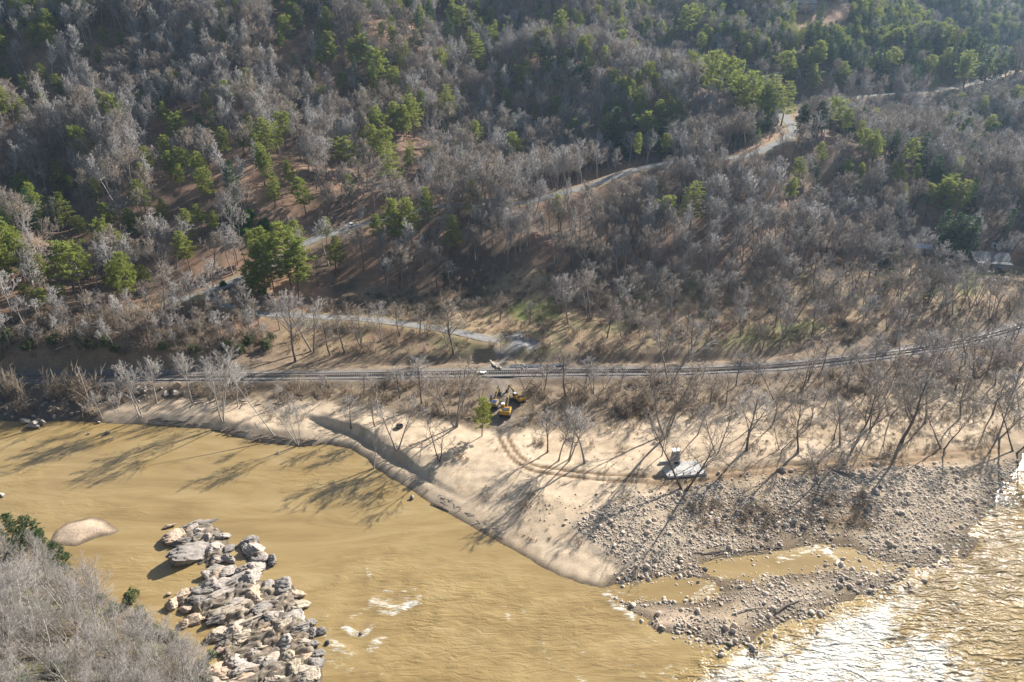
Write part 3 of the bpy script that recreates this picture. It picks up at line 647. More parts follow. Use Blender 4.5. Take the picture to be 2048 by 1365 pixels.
def gen_shrub(seed, H=3.0, wide=1.6, n=130, leafn=14, size=.38, wid=.09):
    g = np.random.default_rng(seed); cs = []; od = []; B = []
    lobes = [(g.normal(0, wide * .4, 2), g.uniform(.55, 1.0)) for _ in range(5)]
    for i in range(n):
        (lx, s) = lobes[i % 5]; v = unit(g.normal(0, 1, 3)); v[2] = abs(v[2]); rad = g.uniform(.55, 1.0)
        c = np.array([lx[0] + v[0] * wide * .6 * s * rad, lx[1] + v[1] * wide * .6 * s * rad, .12 * H + v[2] * H * .85 * s * rad]); cs.append(c); od.append(v)
    for k in range(9):
        c = cs[k * 7]; B.append((np.array([0, 0, -.2]), c, .05, .02))
    Vl, tl = leaves_at(np.array(cs), g, leafn, size, wid, np.array(od))
    Vb, qb = tubes(B, 4)
    return mk_mesh('stem', Vb, quads=qb), mk_mesh('foliage', Vl, tris=tl)
def gen_brush(seed, H=2.2, n=16, twig=.022, wide=.7, sub=7):
    g = np.random.default_rng(seed); A = []; T = []
    for k in range(n):
        a = g.uniform(0, 6.28); t = g.uniform(.1, wide); d = unit(np.array([math.cos(a) * t, math.sin(a) * t, 1.])); b = g.normal(0, .18 * H, 3) * (1, 1, 0) - np.array([0, 0, .15])
        P, D, Q = walk(b, d, H * g.uniform(.6, 1.05), twig * 1.3, 3, .18, -.02, g, .5)
        for i in range(3): A.append((P[i], P[i + 1], Q[i], Q[i + 1]))
        for m in range(sub):
            p, dd, r = at_t(P, D, Q, g.uniform(.25, .98)); T.append((p, p + rot_about(dd, R(g.uniform(20, 60)), g.uniform(0, 6.28), g) * H * g.uniform(.15, .38), twig, 0))
    Va, qa = tubes(A, 3); Vt, tt = cones(T, 3)
    return mk_mesh('stems', np.r_[Va, Vt], tris=tt + len(Va), quads=qa)

def with_mat(pair, ma, mb):
    pair[0].materials.append(ma); pair[1].materials.append(mb); return pair
FOREST = [with_mat(gen_bare(100 + k, H=18, clear=c, limbs=l, ang=a, spread=s, up=.14, twig=.038, n2_=6, n3_=5, n4=3), M[t], M[w]) for k, (c, l, a, s, t, w) in enumerate([
    (.42, 12, 42, .30, 'trunk_grey', 'twig_silver'), (.5, 11, 48, .32, 'trunk_grey', 'twig_brown'), (.35, 13, 38, .27, 'trunk_pale', 'twig_silver'), (.45, 12, 52, .36, 'trunk_dark', 'twig_brown'),
    (.38, 12, 45, .33, 'trunk_grey', 'twig_grey'), (.55, 10, 50, .34, 'trunk_pale', 'twig_silver')])]
OPEN = [with_mat(gen_bare(200 + k, H=18, clear=c, limbs=l, ang=a, spread=s, up=.07, stems=st, tilt=ti, twig=.030, n2_=7, n3_=6, n4=3, trunk_r=.0155), M[t], M[w]) for k, (c, l, a, s, st, ti, t, w) in enumerate([
    (.38, 11, 50, .34, 1, 0, 'trunk_dark', 'twig_grey'), (.30, 11, 46, .36, 2, .28, 'trunk_grey', 'twig_grey'), (.42, 11, 44, .30, 3, .30, 'trunk_grey', 'twig_brown'), (.34, 12, 54, .40, 1, 0, 'trunk_dark', 'twig_brown'),
    (.36, 10, 46, .32, 2, .36, 'trunk_dark', 'twig_brown'), (.45, 12, 46, .34, 1, 0, 'trunk_grey', 'twig_grey')])]
PALE = [with_mat(gen_bare(300 + k, H=19, clear=c, limbs=l, ang=a, spread=s, up=.16, stems=st, tilt=ti, twig=.028, n2_=7, n3_=6, n4=3), M['trunk_pale'], M['twig_pale']) for k, (c, l, a, s, st, ti) in enumerate([
    (.35, 12, 42, .34, 2, .22), (.4, 13, 42, .34, 1, 0), (.36, 12, 40, .32, 3, .30)])]
NEAR = [with_mat(gen_bare(400 + k, H=15, clear=c, limbs=13, ang=a, spread=s, up=.16, stems=st, tilt=.25, twig=.014, n2_=7, n3_=6, n4=2, trunk_r=.0125), M['trunk_pale'], M['twig_grey']) for k, (c, a, s, st) in enumerate([
    (.28, 40, .36, 2), (.32, 44, .38, 1), (.25, 40, .36, 3)])]
PINES = [with_mat(gen_pine(500, 20, .36, .165, 12, 5, 'ovoid'), M['pine_bark'], M['needle']), with_mat(gen_pine(501, 22, .42, .145, 11, 5, 'ovoid'), M['pine_bark'], M['needle']),
         with_mat(gen_pine(502, 18, .28, .19, 12, 5, 'ovoid', 14), M['pine_bark'], M['needle']), with_mat(gen_pine(503, 24, .30, .19, 12, 6, 'tier', 13, .6, .09, True), M['pine_bark'], M['needle']),
         with_mat(gen_pine(504, 17, .42, .20, 9, 5, 'flat', 15), M['pine_bark'], M['needle'])]
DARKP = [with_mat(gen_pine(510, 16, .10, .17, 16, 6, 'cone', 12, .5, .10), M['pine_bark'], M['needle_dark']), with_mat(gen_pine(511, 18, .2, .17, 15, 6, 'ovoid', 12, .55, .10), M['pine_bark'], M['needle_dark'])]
SHRUB = [with_mat(gen_shrub(520), M['brush'], M['evergreen_leaf']), with_mat(gen_shrub(521, 3.4, 1.8), M['brush'], M['shrub_green'])]
BRUSH = [gen_brush(600 + k, H, n, .024, w) for k, (H, n, w) in enumerate([(2.0, 18, .8), (2.6, 16, .6), (1.4, 20, 1.2)])]
for b_ in BRUSH: b_.materials.append(M['brush'])
VINE = [gen_brush(620 + k, 4.5, 22, .028, .6, 8) for k in range(2)]
for b_ in VINE: b_.materials.append(M['straw'])

LOOK = {}
for fam, words in ((FOREST, ['grey barked', 'high crowned grey', 'pale barked', 'dark barked', 'full crowned grey', 'pale high crowned']), (OPEN, ['single stemmed', 'two stemmed', 'three stemmed', 'broad crowned', 'wide forked dark', 'upright grey']), (NEAR, ['two stemmed', 'single stemmed', 'three stemmed']),
                   (PINES, ['rounded', 'high crowned', 'low crowned', None, 'flat topped'])):
    for p_, w_ in zip(fam, words):
        if w_: LOOK[p_[0].name] = w_
PROTO = {}          # prototype meshes -> first placed objects, reused by the wood's instancer
def put_tree(name, pair, loc, H, nominal, rz=None, label=None, cat='tree', group=None, wide=1.0, parts=('trunk', 'branches'), tilt=(0, 0)):
    e = empty(name, (loc[0], loc[1], loc[2] - .05), random.uniform(0, 6.28) if rz is None else rz); s = H / nominal
    e.scale = (s * wide, s * wide, s); e.rotation_euler = (tilt[0], tilt[1], e.rotation_euler[2])
    lk = LOOK.get(pair[0].name)
    if lk and group: label = lk + ' ' + label; group = lk + ' ' + group
    tag(e, label, cat, group)
    for n_, m_ in zip(parts, pair):
        o = bpy.data.objects.new(n_, m_); col.objects.link(o); o.parent = e
        PROTO.setdefault(m_.name, o)
    return e
def tree_h(P, py_top):
    """height in metres of an upright thing standing at P whose top shows at row py_top"""
    lo, hi = 1.0, 45.0
    for _ in range(30):
        m = (lo + hi) / 2; y = project((P[0], P[1], P[2] + m))[1]
        if y > py_top: lo = m
        else: hi = m
    return lo

# ------------------------------------------------------------------ instancer for what nobody could count
def stuff_points(name, P, rz, scl, var, protos, label=None, tilt=0.0, cat=None):
    P = np.asarray(P, np.float32); me = bpy.data.meshes.new(name); me.vertices.add(len(P)); me.vertices.foreach_set('co', P.ravel())
    rot = np.zeros((len(P), 3)); rot[:, 2] = rz
    if tilt: rot[:, :2] = rng.normal(0, tilt, (len(P), 2))
    scl = np.asarray(scl); scl = np.repeat(scl[:, None], 3, 1) if scl.ndim == 1 else scl
    set_attr(me, 'rot', rot, 'FLOAT_VECTOR'); set_attr(me, 'scl', scl, 'FLOAT_VECTOR'); set_attr(me, 'var', var, 'INT')
    o = link(name, me); ng = bpy.data.node_groups.new(name, 'GeometryNodeTree')
    ng.interface.new_socket('Geometry', in_out='INPUT', socket_type='NodeSocketGeometry'); ng.interface.new_socket('Geometry', in_out='OUTPUT', socket_type='NodeSocketGeometry')
    gi = ng.nodes.new('NodeGroupInput'); go = ng.nodes.new('NodeGroupOutput'); jn = ng.nodes.new('GeometryNodeJoinGeometry')
    def named(n_, t):
        a = ng.nodes.new('GeometryNodeInputNamedAttribute'); a.data_type = t; a.inputs[0].default_value = n_; return a.outputs[0]
    rv = named('rot', 'FLOAT_VECTOR'); sv = named('scl', 'FLOAT_VECTOR'); vv = named('var', 'INT')
    er = ng.nodes.new('FunctionNodeEulerToRotation'); ng.links.new(rv, er.inputs[0])
    for k, objs in enumerate(protos):
        j2 = ng.nodes.new('GeometryNodeJoinGeometry')
        for ob in objs:
            oi = ng.nodes.new('GeometryNodeObjectInfo'); oi.transform_space = 'ORIGINAL'; oi.inputs[0].default_value = ob
            ng.links.new(oi.outputs['Geometry'], j2.inputs[0])
        cmp_ = ng.nodes.new('FunctionNodeCompare'); cmp_.data_type = 'INT'; cmp_.operation = 'EQUAL'
        ng.links.new(vv, cmp_.inputs[2]); cmp_.inputs[3].default_value = k
        ip = ng.nodes.new('GeometryNodeInstanceOnPoints'); ng.links.new(gi.outputs[0], ip.inputs['Points']); ng.links.new(cmp_.outputs[0], ip.inputs['Selection'])
        ng.links.new(j2.outputs[0], ip.inputs['Instance']); ng.links.new(er.outputs[0], ip.inputs['Rotation']); ng.links.new(sv, ip.inputs['Scale'])
        ng.links.new(ip.outputs[0], jn.inputs[0])
    ng.links.new(jn.outputs[0], go.inputs[0])
    md = o.modifiers.new('scatter', 'NODES'); md.node_group = ng
    return tag(o, label, cat, None, 'stuff')

# ------------------------------------------------------------------ single trees set by the photograph
def bare(px, pb, pt, pair, nominal, label, group, name='bare_tree', wide=1.22, rz=None, lo=6, hi=27, tilt=(0, 0)):
    P = hit(px, pb); P[2] = max(gz(P[0], P[1]), -.2); H = min(hi, max(lo, tree_h(P, pt)))
    return put_tree(name, pair, P, H, nominal, rz, label, 'tree', group, wide, tilt=tilt)
TAKEN = []
def bare_list(rows, fam, nominal, label, group, **k):
    for i, r in enumerate(rows):
        v = r[3] if len(r) > 3 else i % len(fam)
        tp = r[2] + (.28 * (r[1] - r[2]) if r[0] > 1640 and r[1] < 822 else 0)
        e = bare(r[0], r[1], tp, fam[v], nominal, r[4] if len(r) > 4 else label, group, **k); TAKEN.append((e.location.x, e.location.y))
bare_list([(282, 833, 716, 0), (314, 806, 704, 1), (384, 806, 708, 1), (447, 842, 702, 2, 'large pale bare tree with several spreading stems on the driftwood bank'), (476, 814, 728, 1), (596, 889, 792, 2), (205, 838, 775, 1), (555, 812, 770, 1), (236, 833, 782, 0), (748, 938, 858, 1), (520, 884, 838, 1)],
          PALE, 19, 'pale bare tree rooted along the muddy edge of the river bank', 'pale bare trees along the river bank')
bare_list([(702, 856, 790), (749, 853, 792, 3), (794, 903, 800, 1), (912, 853, 722, 2, 'tall bare tree with a sheaf of upright stems beside the lone pine'), (878, 922, 838, 4), (1095, 905, 818, 0), (1117, 922, 842, 5), (1137, 920, 820, 1), (1170, 926, 805, 5), (1331, 872, 722, 2, 'big bare tree with a thick forked trunk behind the concrete slab'),
           (1324, 912, 858, 0), (1434, 908, 818, 1), (1368, 980, 838, 4, 'slender bare tree forking in front of the concrete slab'), (1493, 901, 772, 0), (1596, 906, 782, 3), (1636, 966, 880, 1, 'bare tree growing out of the cobbles at the edge of the sand'), (1561, 900, 840), (1680, 892, 800, 5), (1716, 880, 752, 3), (1802, 885, 726, 3, 'large dark bare tree with a dense crown on the eastern sand'),
           (1885, 898, 800, 4), (1995, 876, 752, 1), (1985, 830, 735, 0), (1920, 838, 742, 3), (2030, 905, 800, 4), (1395, 870, 800, 5), (1700, 905, 850, 1), (1668, 880, 815, 0), (1740, 860, 770, 4), (1850, 845, 745, 5), (1500, 860, 785, 1), (1545, 850, 775, 3), (1620, 850, 770, 0), (1780, 830, 735, 1)],
          OPEN, 18, 'bare tree standing on the open sand bar with a long shadow', 'bare trees on the sand bar')
bare_list([(799, 796, 730), (843, 808, 712, 0), (1050, 778, 728, 4), (1088, 782, 715), (1131, 793, 694, 3), (1169, 776, 715), (1188, 787, 722, 1), (1208, 778, 725), (1339, 768, 640, 1, 'tall pale forked bare tree rising past the railway tracks'), (1472, 772, 700, 0), (1648, 776, 712, 5), (1240, 782, 735), (1300, 790, 725, 3), (1390, 800, 715, 2), (1420, 812, 738, 4), (1450, 815, 745, 3), (1550, 800, 725), (1600, 790, 712, 3), (1690, 800, 705, 0), (1730, 790, 690, 4), (1780, 775, 680, 3),
           (1830, 800, 690, 1), (1870, 770, 672, 3), (1910, 780, 668, 0), (1950, 760, 655, 4), (1990, 770, 660, 3), (2030, 780, 668, 1), (2040, 740, 640), (760, 800, 745), (640, 790, 745), (730, 795, 742), (870, 795, 740), (960, 800, 742), (1500, 795, 720, 5), (1650, 815, 740, 3), (1760, 815, 720, 4)],
          OPEN, 18, 'bare tree in the scrub between the railway and the sand', 'bare trees beside the railway')
bare_list([(907, 709, 595, 3, 'wide dark spreading bare tree leaning over green grass by the gravel lot'), (764, 682, 610, 1), (895, 691, 625), (689, 708, 620), (627, 703, 580, 1), (591, 724, 585, 0), (1122, 627, 545), (1138, 646, 555, 1), (1179, 637, 540), (840, 668, 605), (930, 640, 590), (1000, 640, 585, 3), (1060, 650, 600), (800, 672, 600, 3), (720, 690, 612), (660, 712, 630)],
          OPEN, 18, 'bare tree on the grassy flat between the side road and the railway', 'bare trees on the grassy flat')
bare_list([(332, 633, 526, 1), (300, 640, 560), (410, 640, 560), (450, 650, 575), (490, 640, 560), (360, 660, 590), (250, 660, 585), (180, 655, 575), (110, 650, 570), (520, 665, 590), (560, 660, 585), (60, 665, 590), (20, 690, 600), (140, 690, 612), (230, 700, 625), (300, 695, 618), (380, 690, 622), (440, 690, 618), (500, 690, 612), (85, 630, 548)],
          FOREST, 18, 'bare tree on the steep bank between the upper road and the railway', 'bare trees on the railway bank')
# random trees: the flats, by distance kept apart
def fill(poly_px, n, mind, fam, nominal, hr, label, group, wide=1.0):
    poly = np.array(poly_px, float); x0, y0 = poly.min(0); x1, y1 = poly.max(0); c = 0; tries = 0
    while c < n and tries < n * 60:
        tries += 1; a = random.uniform(x0, x1); b = random.uniform(y0, y1)
        if poly_sd(np.array([a]), np.array([b]), poly)[0] < 0: continue
        P = hit(a, b)
        if any((P[0] - t[0]) ** 2 + (P[1] - t[1]) ** 2 < mind * mind for t in TAKEN): continue
        if line_d(P[:1], P[1:2], LOW)[0][0] < 3.5 or line_d(P[:1], P[1:2], RAIL)[0][0] < 5 or line_d(P[:1], P[1:2], LANE)[0][0] < 3.5: continue
        P[2] = gz(P[0], P[1]); put_tree('bare_tree', random.choice(fam), P, random.uniform(*hr), nominal, None, label, 'tree', group, wide); TAKEN.append((P[0], P[1])); c += 1
random.seed(5)
fill([(1180, 570), (1500, 560), (1700, 555), (1900, 580), (2048, 610), (2048, 625), (1900, 660), (1700, 690), (1450, 712), (1250, 705), (1150, 640)], 74, 5.2, OPEN, 18, (11, 16), 'crowded bare tree in the flat woodland north of the tracks', 'bare trees in the flat woodland', 1.1)
fill([(1100, 530), (1300, 510), (1700, 520), (1900, 540), (1900, 570), (1500, 560), (1150, 570)], 30, 6.0, OPEN, 18, (13, 17), 'bare tree at the foot of the wooded slope behind the flat', 'bare trees at the foot of the slope')
fill([(1700, 700), (2048, 655), (2048, 760), (1900, 800), (1650, 790), (1560, 760)], 24, 5.0, OPEN, 18, (10, 14), 'bare tree in the thick grey grove east of the sand bar', 'bare trees in the eastern grove', 1.25)
fill([(0, 632), (300, 612), (430, 640), (540, 660), (540, 700), (420, 704), (0, 706)], 46, 3.6, FOREST, 18, (6, 9.5), 'low tangled bare tree above the railway cutting', 'bare trees above the railway cutting', 1.25)
# near bank
ys = lambda a: np.interp(a, [-200, 0, 100, 200, 270, 330, 390, 430], [1112, 1124, 1144, 1190, 1230, 1276, 1330, 1390])
yt = lambda a: np.interp(a, [-200, 0, 110, 210, 280, 330, 420, 460], [1040, 1048, 1082, 1130, 1180, 1230, 1300, 1360])
nb = []
for tries in range(1800):
    a = random.uniform(-90, 420); b = ys(a) + random.uniform(12, 330)
    P = W(a, b, 0); P = hit(a, min(b, 1900))
    if any((P[0] - t[0]) ** 2 + (P[1] - t[1]) ** 2 < 2.35 ** 2 for t in nb): continue
    H = random.uniform(10.5, 14.5); 
    pt = project((P[0], P[1], P[2] + H))[1]
    if pt < yt(a): H = tree_h(P, yt(a) + random.uniform(0, 25))
    if H < 4.5: continue
    nb.append((P[0], P[1])); put_tree('bare_tree', NEAR[len(nb) % 3], P, H, 15, None, 'grey leafless tree with dense fine branches on the near river bank', 'tree', 'leafless trees on the near bank', 1.05)
    if len(nb) >= 92: break

# ------------------------------------------------------------------ pines and evergreens seen one by one
PINE_L = []
def crowns(rows, ox, oy, s=2.904):
    for r in rows:
        x, y, h = r[:3]; PINE_L.append((ox + x / s, oy + (y + 1.2 * h) / s, oy + (y - .5 * h) / s, r[3] if len(r) > 3 else 'p'))
crowns([(330, 110, 120), (140, 150, 90), (210, 190, 110), (310, 200, 110), (50, 240, 120), (30, 180, 90), (40, 410, 90), (270, 420, 110), (370, 480, 100), (190, 490, 90), (70, 560, 130), (20, 570, 120), (590, 310, 90), (525, 290, 80), (960, 640, 100), (1040, 730, 130), (1170, 700, 90), (1310, 790, 110), (1420, 790, 100), (1490, 830, 120), (1565, 760, 150), (1660, 720, 120), (1720, 640, 100),
        (970, 840, 110), (890, 900, 110), (860, 1000, 120), (1000, 930, 110), (1090, 920, 100), (1180, 950, 150), (1210, 1030, 120), (860, 1110, 140), (420, 1050, 70), (360, 1110, 70), (670, 1240, 100), (790, 1270, 120), (490, 1290, 80), (570, 1310, 70), (1690, 60, 100), (1740, 70, 110), (1660, 150, 100), (1880, 150, 90), (1910, 250, 140), (1630, 220, 80), (1720, 340, 70), (1800, 430, 70, 's'), (2000, 470, 80),
        (1780, 1100, 140), (1600, 1080, 110), (1700, 980, 110), (1540, 900, 150), (1560, 930, 120), (1990, 870, 120), (1710, 1320, 90), (1110, 1280, 130), (1180, 1230, 100), (710, 220, 80), (620, 190, 80), (1620, 20, 60), (1050, 1000, 100), (950, 1200, 90), (1240, 1270, 90)], 0, 0)
crowns([(805, 230, 190, 't'), (620, 560, 160, 't'), (240, 370, 160), (310, 440, 110), (200, 430, 110), (870, 90, 100), (1270, 130, 150), (1390, 110, 90), (1410, 400, 150, 'd'), (1520, 320, 110), (240, 690, 150), (310, 660, 140), (200, 790, 150), (300, 900, 170, 't'), (260, 830, 130), (415, 860, 100, 't'), (430, 620, 150), (400, 640, 120), (790, 760, 130), (1020, 830, 130), (1060, 440, 100), (1130, 470, 60), (940, 440, 90), (960, 560, 100), (240, 170, 90), (350, 20, 90),
        (1700, 740, 150, 'd'), (1640, 760, 140, 'd'), (1760, 720, 150), (1860, 760, 120, 'd'), (1600, 700, 160, 'd'), (1540, 720, 120), (1790, 420, 100), (350, 1250, 200), (420, 1230, 170), (240, 1300, 120), (650, 1310, 140, 't'), (450, 130, 120, 'd'), (700, 100, 110), (1850, 640, 130), (520, 60, 110, 'd'), (640, 50, 100), (1160, 90, 90), (1090, 380, 90), (1240, 620, 100), (1130, 640, 80)], 680, 0)
crowns([(570, 470, 220, 'w'), (620, 540, 160, 'w'), (540, 560, 140, 'w'), (200, 380, 170), (300, 430, 180), (380, 520, 160), (440, 480, 200), (490, 560, 150), (150, 250, 130), (90, 1130, 170, 't'), (940, 640, 120), (980, 680, 100), (1790, 720, 110), (850, 870, 90), (1090, 800, 120), (1150, 840, 110), (1340, 870, 110), (660, 1080, 100), (720, 960, 100), (1530, 1110, 150), (1460, 1120, 120), (1640, 1110, 130), (1560, 1080, 110), (820, 1010, 100, 'd'), (1240, 340, 130), (1170, 340, 140, 'd'), (830, 300, 140), (760, 330, 110),
        (610, 370, 120), (660, 390, 110), (800, 430, 120), (980, 410, 110), (1620, 300, 130, 'd'), (1740, 290, 130, 'd'), (1860, 360, 120, 'd'), (1800, 350, 110, 'd'), (1680, 350, 120), (1540, 330, 110), (1470, 370, 110), (120, 80, 120), (60, 110, 140), (400, 300, 100), (260, 350, 120), (1000, 980, 110), (940, 1010, 90, 'd'), (1020, 1060, 80), (1290, 1000, 90), (1400, 990, 80)], 1348, 0)
crowns([(1540, 1290, 150, 'd'), (1590, 1310, 160, 'd'), (1640, 1330, 160, 'd'), (1690, 1330, 150, 'd'), (1560, 1350, 140, 'd'), (1620, 1370, 140, 'd'), (1250, 1450, 90, 'd'), (1180, 1440, 80, 'd'), (1230, 1590, 80, 'd'), (1480, 1660, 60, 'd')], 1348, 0)
crowns([(80, 150, 200), (40, 220, 190), (150, 170, 180), (200, 220, 160), (120, 90, 140), (260, 260, 130), (490, 230, 190), (430, 260, 130), (740, 280, 180), (690, 300, 140), (800, 310, 110), (860, 300, 80), (820, 30, 90), (1540, 180, 160), (1700, 120, 250), (1740, 230, 190), (1600, 260, 160), (1480, 300, 130), (1530, 340, 110), (1110, 130, 150), (1950, 160, 130), (1490, 110, 110), (170, 430, 60), (370, 420, 70), (270, 470, 60), (1560, 90, 120)], 0, 440)
PLAB = {'p': ('pine_tree', 'yellow green pine with a rounded crown among bare hillside trees', 'pines scattered over the wooded hillside'), 't': ('pine_tree', 'tall pine with layered horizontal boughs on the wooded hillside', 'layered pines on the hillside'),
        'd': ('evergreen_tree', 'dark dense evergreen tree on the wooded slope', 'dark evergreens on the slope'), 'w': ('pine_tree', 'dark tall pine with layered boughs beside the bend of the road', 'dark pines by the road bend'), 's': ('pine_tree', 'yellow green pine with a rounded crown among bare hillside trees', 'pines scattered over the wooded hillside')}
ptaken = []
for i, (px, pb, pt, k) in enumerate(PINE_L):
    P = hit(px, pb)
    for s_ in range(8):                     # keep off the carriageway
        if line_d(P[:1], P[1:2], ROAD)[0][0] > 4.5: break
        pb += 5; P = hit(px, pb)
    P[2] = gz(P[0], P[1]); H = min(25, max(8, tree_h(P, pt))); n_, l_, g_ = PLAB[k]
    pair = PINES[[0, 1, 2, 4, 0, 2][i % 6]] if k in 'ps' else PINES[3] if k in 'tw' else DARKP[i % 2]
    nom = {0: 20, 1: 22, 2: 18, 3: 24, 4: 17}[PINES.index(pair)] if k != 'd' else (16, 18)[i % 2]
    if k in 'ps':
        if px < 180 and pb > 480: l_, g_ = 'yellow green pine on the western spur beside the dark ravine', 'pines on the western spur'
        elif line_d(P[:1], P[1:2], ROAD)[0][0] < 22: l_, g_ = 'yellow green pine standing beside the upper road', 'pines beside the upper road'
        elif px > 1400: l_, g_ = 'green pine on the hazy eastern slopes', 'pines on the eastern slopes'
        elif pb < 230: l_, g_ = 'yellow green pine high on the wooded hillside', 'pines high on the hillside'
    put_tree(n_, pair, P, H, nom, None, l_, 'tree', g_, random.uniform(1.25, 1.7), ('trunk', 'crown')); ptaken.append((P[0], P[1]))
P = hit(964, 873); put_tree('pine_tree', PINES[2], P, tree_h(P, 796), 18, None, 'lone green pine on the sand next to the parked excavators', 'tree', None, 1.25, ('trunk', 'crown'))
for k, (a, b, t) in enumerate([(45, 1105, 1022), (72, 1118, 1032), (98, 1138, 1062), (128, 1160, 1085), (20, 1120, 1045)]):
    P = hit(a, b); put_tree('evergreen_tree', DARKP[k % 2], P, max(4, tree_h(P, t)), (16, 18)[k % 2], None, 'small green evergreen on the near bank beside the sand islet', 'tree', 'small evergreens on the near bank', 1.5, ('trunk', 'crown'))
# evergreen shrubs
SH = [(470, 450, 6), (490, 455, 6.5), (505, 440, 6), (525, 460, 6), (480, 470, 5), (515, 478, 5), (540, 465, 5), (500, 475, 5), (460, 432, 5), (1080, 352, 6), (1100, 350, 6), (1120, 345, 6), (1145, 338, 5.5), (1160, 330, 6), (1175, 325, 6), (1065, 358, 5), (1185, 318, 5), (1470, 265, 8), (1490, 268, 9), (1510, 270, 9), (1530, 262, 9), (1545, 255, 8), (1500, 250, 9), (1520, 245, 8), (1480, 280, 7), (1505, 283, 7), (1545, 240, 7),
      (1240, 300, 7), (1265, 300, 7.5), (1290, 296, 7), (1310, 290, 7), (1225, 285, 7), (1280, 280, 7), (1320, 275, 6.5), (445, 575, 3), (520, 560, 4), (505, 575, 4), (530, 590, 4)]
for k, (a, b, h) in enumerate(SH):
    P = hit(a, b); put_tree('evergreen_shrub', SHRUB[0], P, h, 3.0, None, 'bright green evergreen shrub beside the hillside road', 'shrub', 'evergreen shrubs along the road', random.uniform(.75, .95), ('stem', 'foliage'))
for k, (a, b, h) in enumerate([(265, 1195, 3.2), (285, 1225, 3), (275, 1250, 3), (300, 1255, 3), (320, 1262, 2.6), (345, 1265, 2.4), (360, 1290, 2.6), (400, 1330, 2.6), (415, 1365, 2.8), (395, 1360, 3), (250, 1330, 3.5), (275, 1350, 3.5), (230, 1352, 3), (360, 1370, 3), (205, 1190, 2.6), (235, 1215, 2.8), (50, 1360, 3), (120, 1340, 3), (420, 1300, 2)]):
    P = hit(a, b + 12); P[2] = max(P[2], gz(P[0], P[1])); put_tree('green_shrub', SHRUB[1] if k < 9 else SHRUB[k % 2], P, h, 3.2, None, 'low green shrub under the leafless trees of the near bank', 'shrub', 'green shrubs on the near bank', 1.0, ('stem', 'foliage'))
for k, (a, b, h) in enumerate([(455, 700, 3.5), (480, 705, 3.5), (500, 690, 4), (535, 700, 4), (545, 680, 3), (175, 700, 4), (210, 690, 4), (235, 705, 3.5), (160, 680, 3.5), (110, 690, 4), (330, 700, 3.5), (60, 700, 4), (20, 680, 4), (390, 705, 3)]):
    P = hit(a, b); put_tree('bank_shrub', SHRUB[1], P, h, 3.2, None, 'dull green shrub hanging over the railway cutting', 'shrub', 'dull green shrubs over the railway cutting', random.uniform(.9, 1.2), ('stem', 'foliage'))
# vine-wrapped snags of the left bank
for k, (a, b, t) in enumerate([(118, 792, 735), (140, 795, 742), (178, 803, 728), (165, 790, 750), (20, 790, 735), (45, 800, 752), (5, 770, 730), (600, 785, 748), (615, 790, 755), (585, 780, 750)]):
    P = hit(a, b); H = tree_h(P, t); e = empty('vine_covered_snag', (P[0], P[1], P[2]), random.uniform(0, 6)); e.scale = (H / 4.5 * .75,) * 2 + (H / 4.5,)
    tag(e, 'straw coloured vine tangle hanging on a dead snag above the rocks' if k < 7 else 'straw coloured vine tangle below the railway bed', 'vines', 'vine tangles on the west bank' if k < 7 else 'vine tangles below the railway')
    for n_, m_ in (('vines', VINE[k % 2]),):
        o = bpy.data.objects.new(n_, m_); col.objects.link(o); o.parent = e
    MB().tube((0, 0, -.3), (.25, .1, 4.3), .13, .05, 6).build('stem', M['trunk_pale'], e)

# ------------------------------------------------------------------ the wood that reads as one mass
sp = 4.5
gx_, gy_ = np.meshgrid(np.arange(-420, 640, sp), np.arange(190, 900, sp))
fxp = (gx_ + rng.uniform(-.48, .48, gx_.shape) * sp).ravel(); fyp = (gy_ + rng.uniform(-.48, .48, gx_.shape) * sp).ravel()
fz = SURF(fxp, fyp); ppx, ppy, pzc = project(np.c_[fxp, fyp, fz + 8])
ok = (ppx > -130) & (ppx < 2190) & (ppy > -120) & (ppy < 720) & (pzc > 100)
fxp, fyp, fz = fxp[ok], fyp[ok], fz[ok]; bx, by, _ = project(np.c_[fxp, fyp, fz])
dro, _ = line_d(fxp, fyp, ROAD[::2]); dlo, _ = line_d(fxp, fyp, LOW[::2]); dra, _ = line_d(fxp, fyp, RAIL[::2])
keep = (dro > 4.6) & (dlo > 3.8) & (dra > np.where(bx < 520, 8.5, 13))
north = fyp > np.interp(fxp, RAIL[:, 0], RAIL[:, 1]) + 6
north |= (bx < 520) & (fyp > np.interp(fxp, RAIL[:, 0], RAIL[:, 1]) + 4)
keep &= north & (poly_sd(fxp, fyp, FLATS) < -1)
u_ = rng.random(len(fxp))
for p in CLAY: keep &= ~((poly_sd(fxp, fyp, p) > 0) & (u_ < .8))
keep &= ~((poly_sd(bx, by, [(1720, 460), (1900, 470), (2048, 440), (2060, 640), (1900, 620), (1790, 520)]) > 0) & (u_ < .75))
keep &= ~((poly_sd(bx, by, [(1580, 8), (1640, 6), (1720, 18), (1690, 48), (1590, 48)]) > 0))
keep &= ~((poly_sd(bx, by, [(560, 560), (880, 540), (1120, 530), (1180, 600), (620, 660)]) > 0) & (u_ < .55))
keep &= ~((poly_sd(bx, by, [(92, 470), (130, 470), (150, 560), (100, 560)]) > 0) & (u_ < .8))
tk = np.array(ptaken + TAKEN)
q1_, q2_, q3_ = project(np.c_[fxp, fyp, fz + 15]); keep &= ~((q1_ > 1572) & (q1_ < 1705) & (q2_ < 46) & (by > 30) & (q3_ < 490) & (u_ < .93))
tpx, tpy, tzc = project(np.c_[fxp, fyp, fz + 14]); cw = 3.0 * F / tzc                       # the road stays open to the valley side
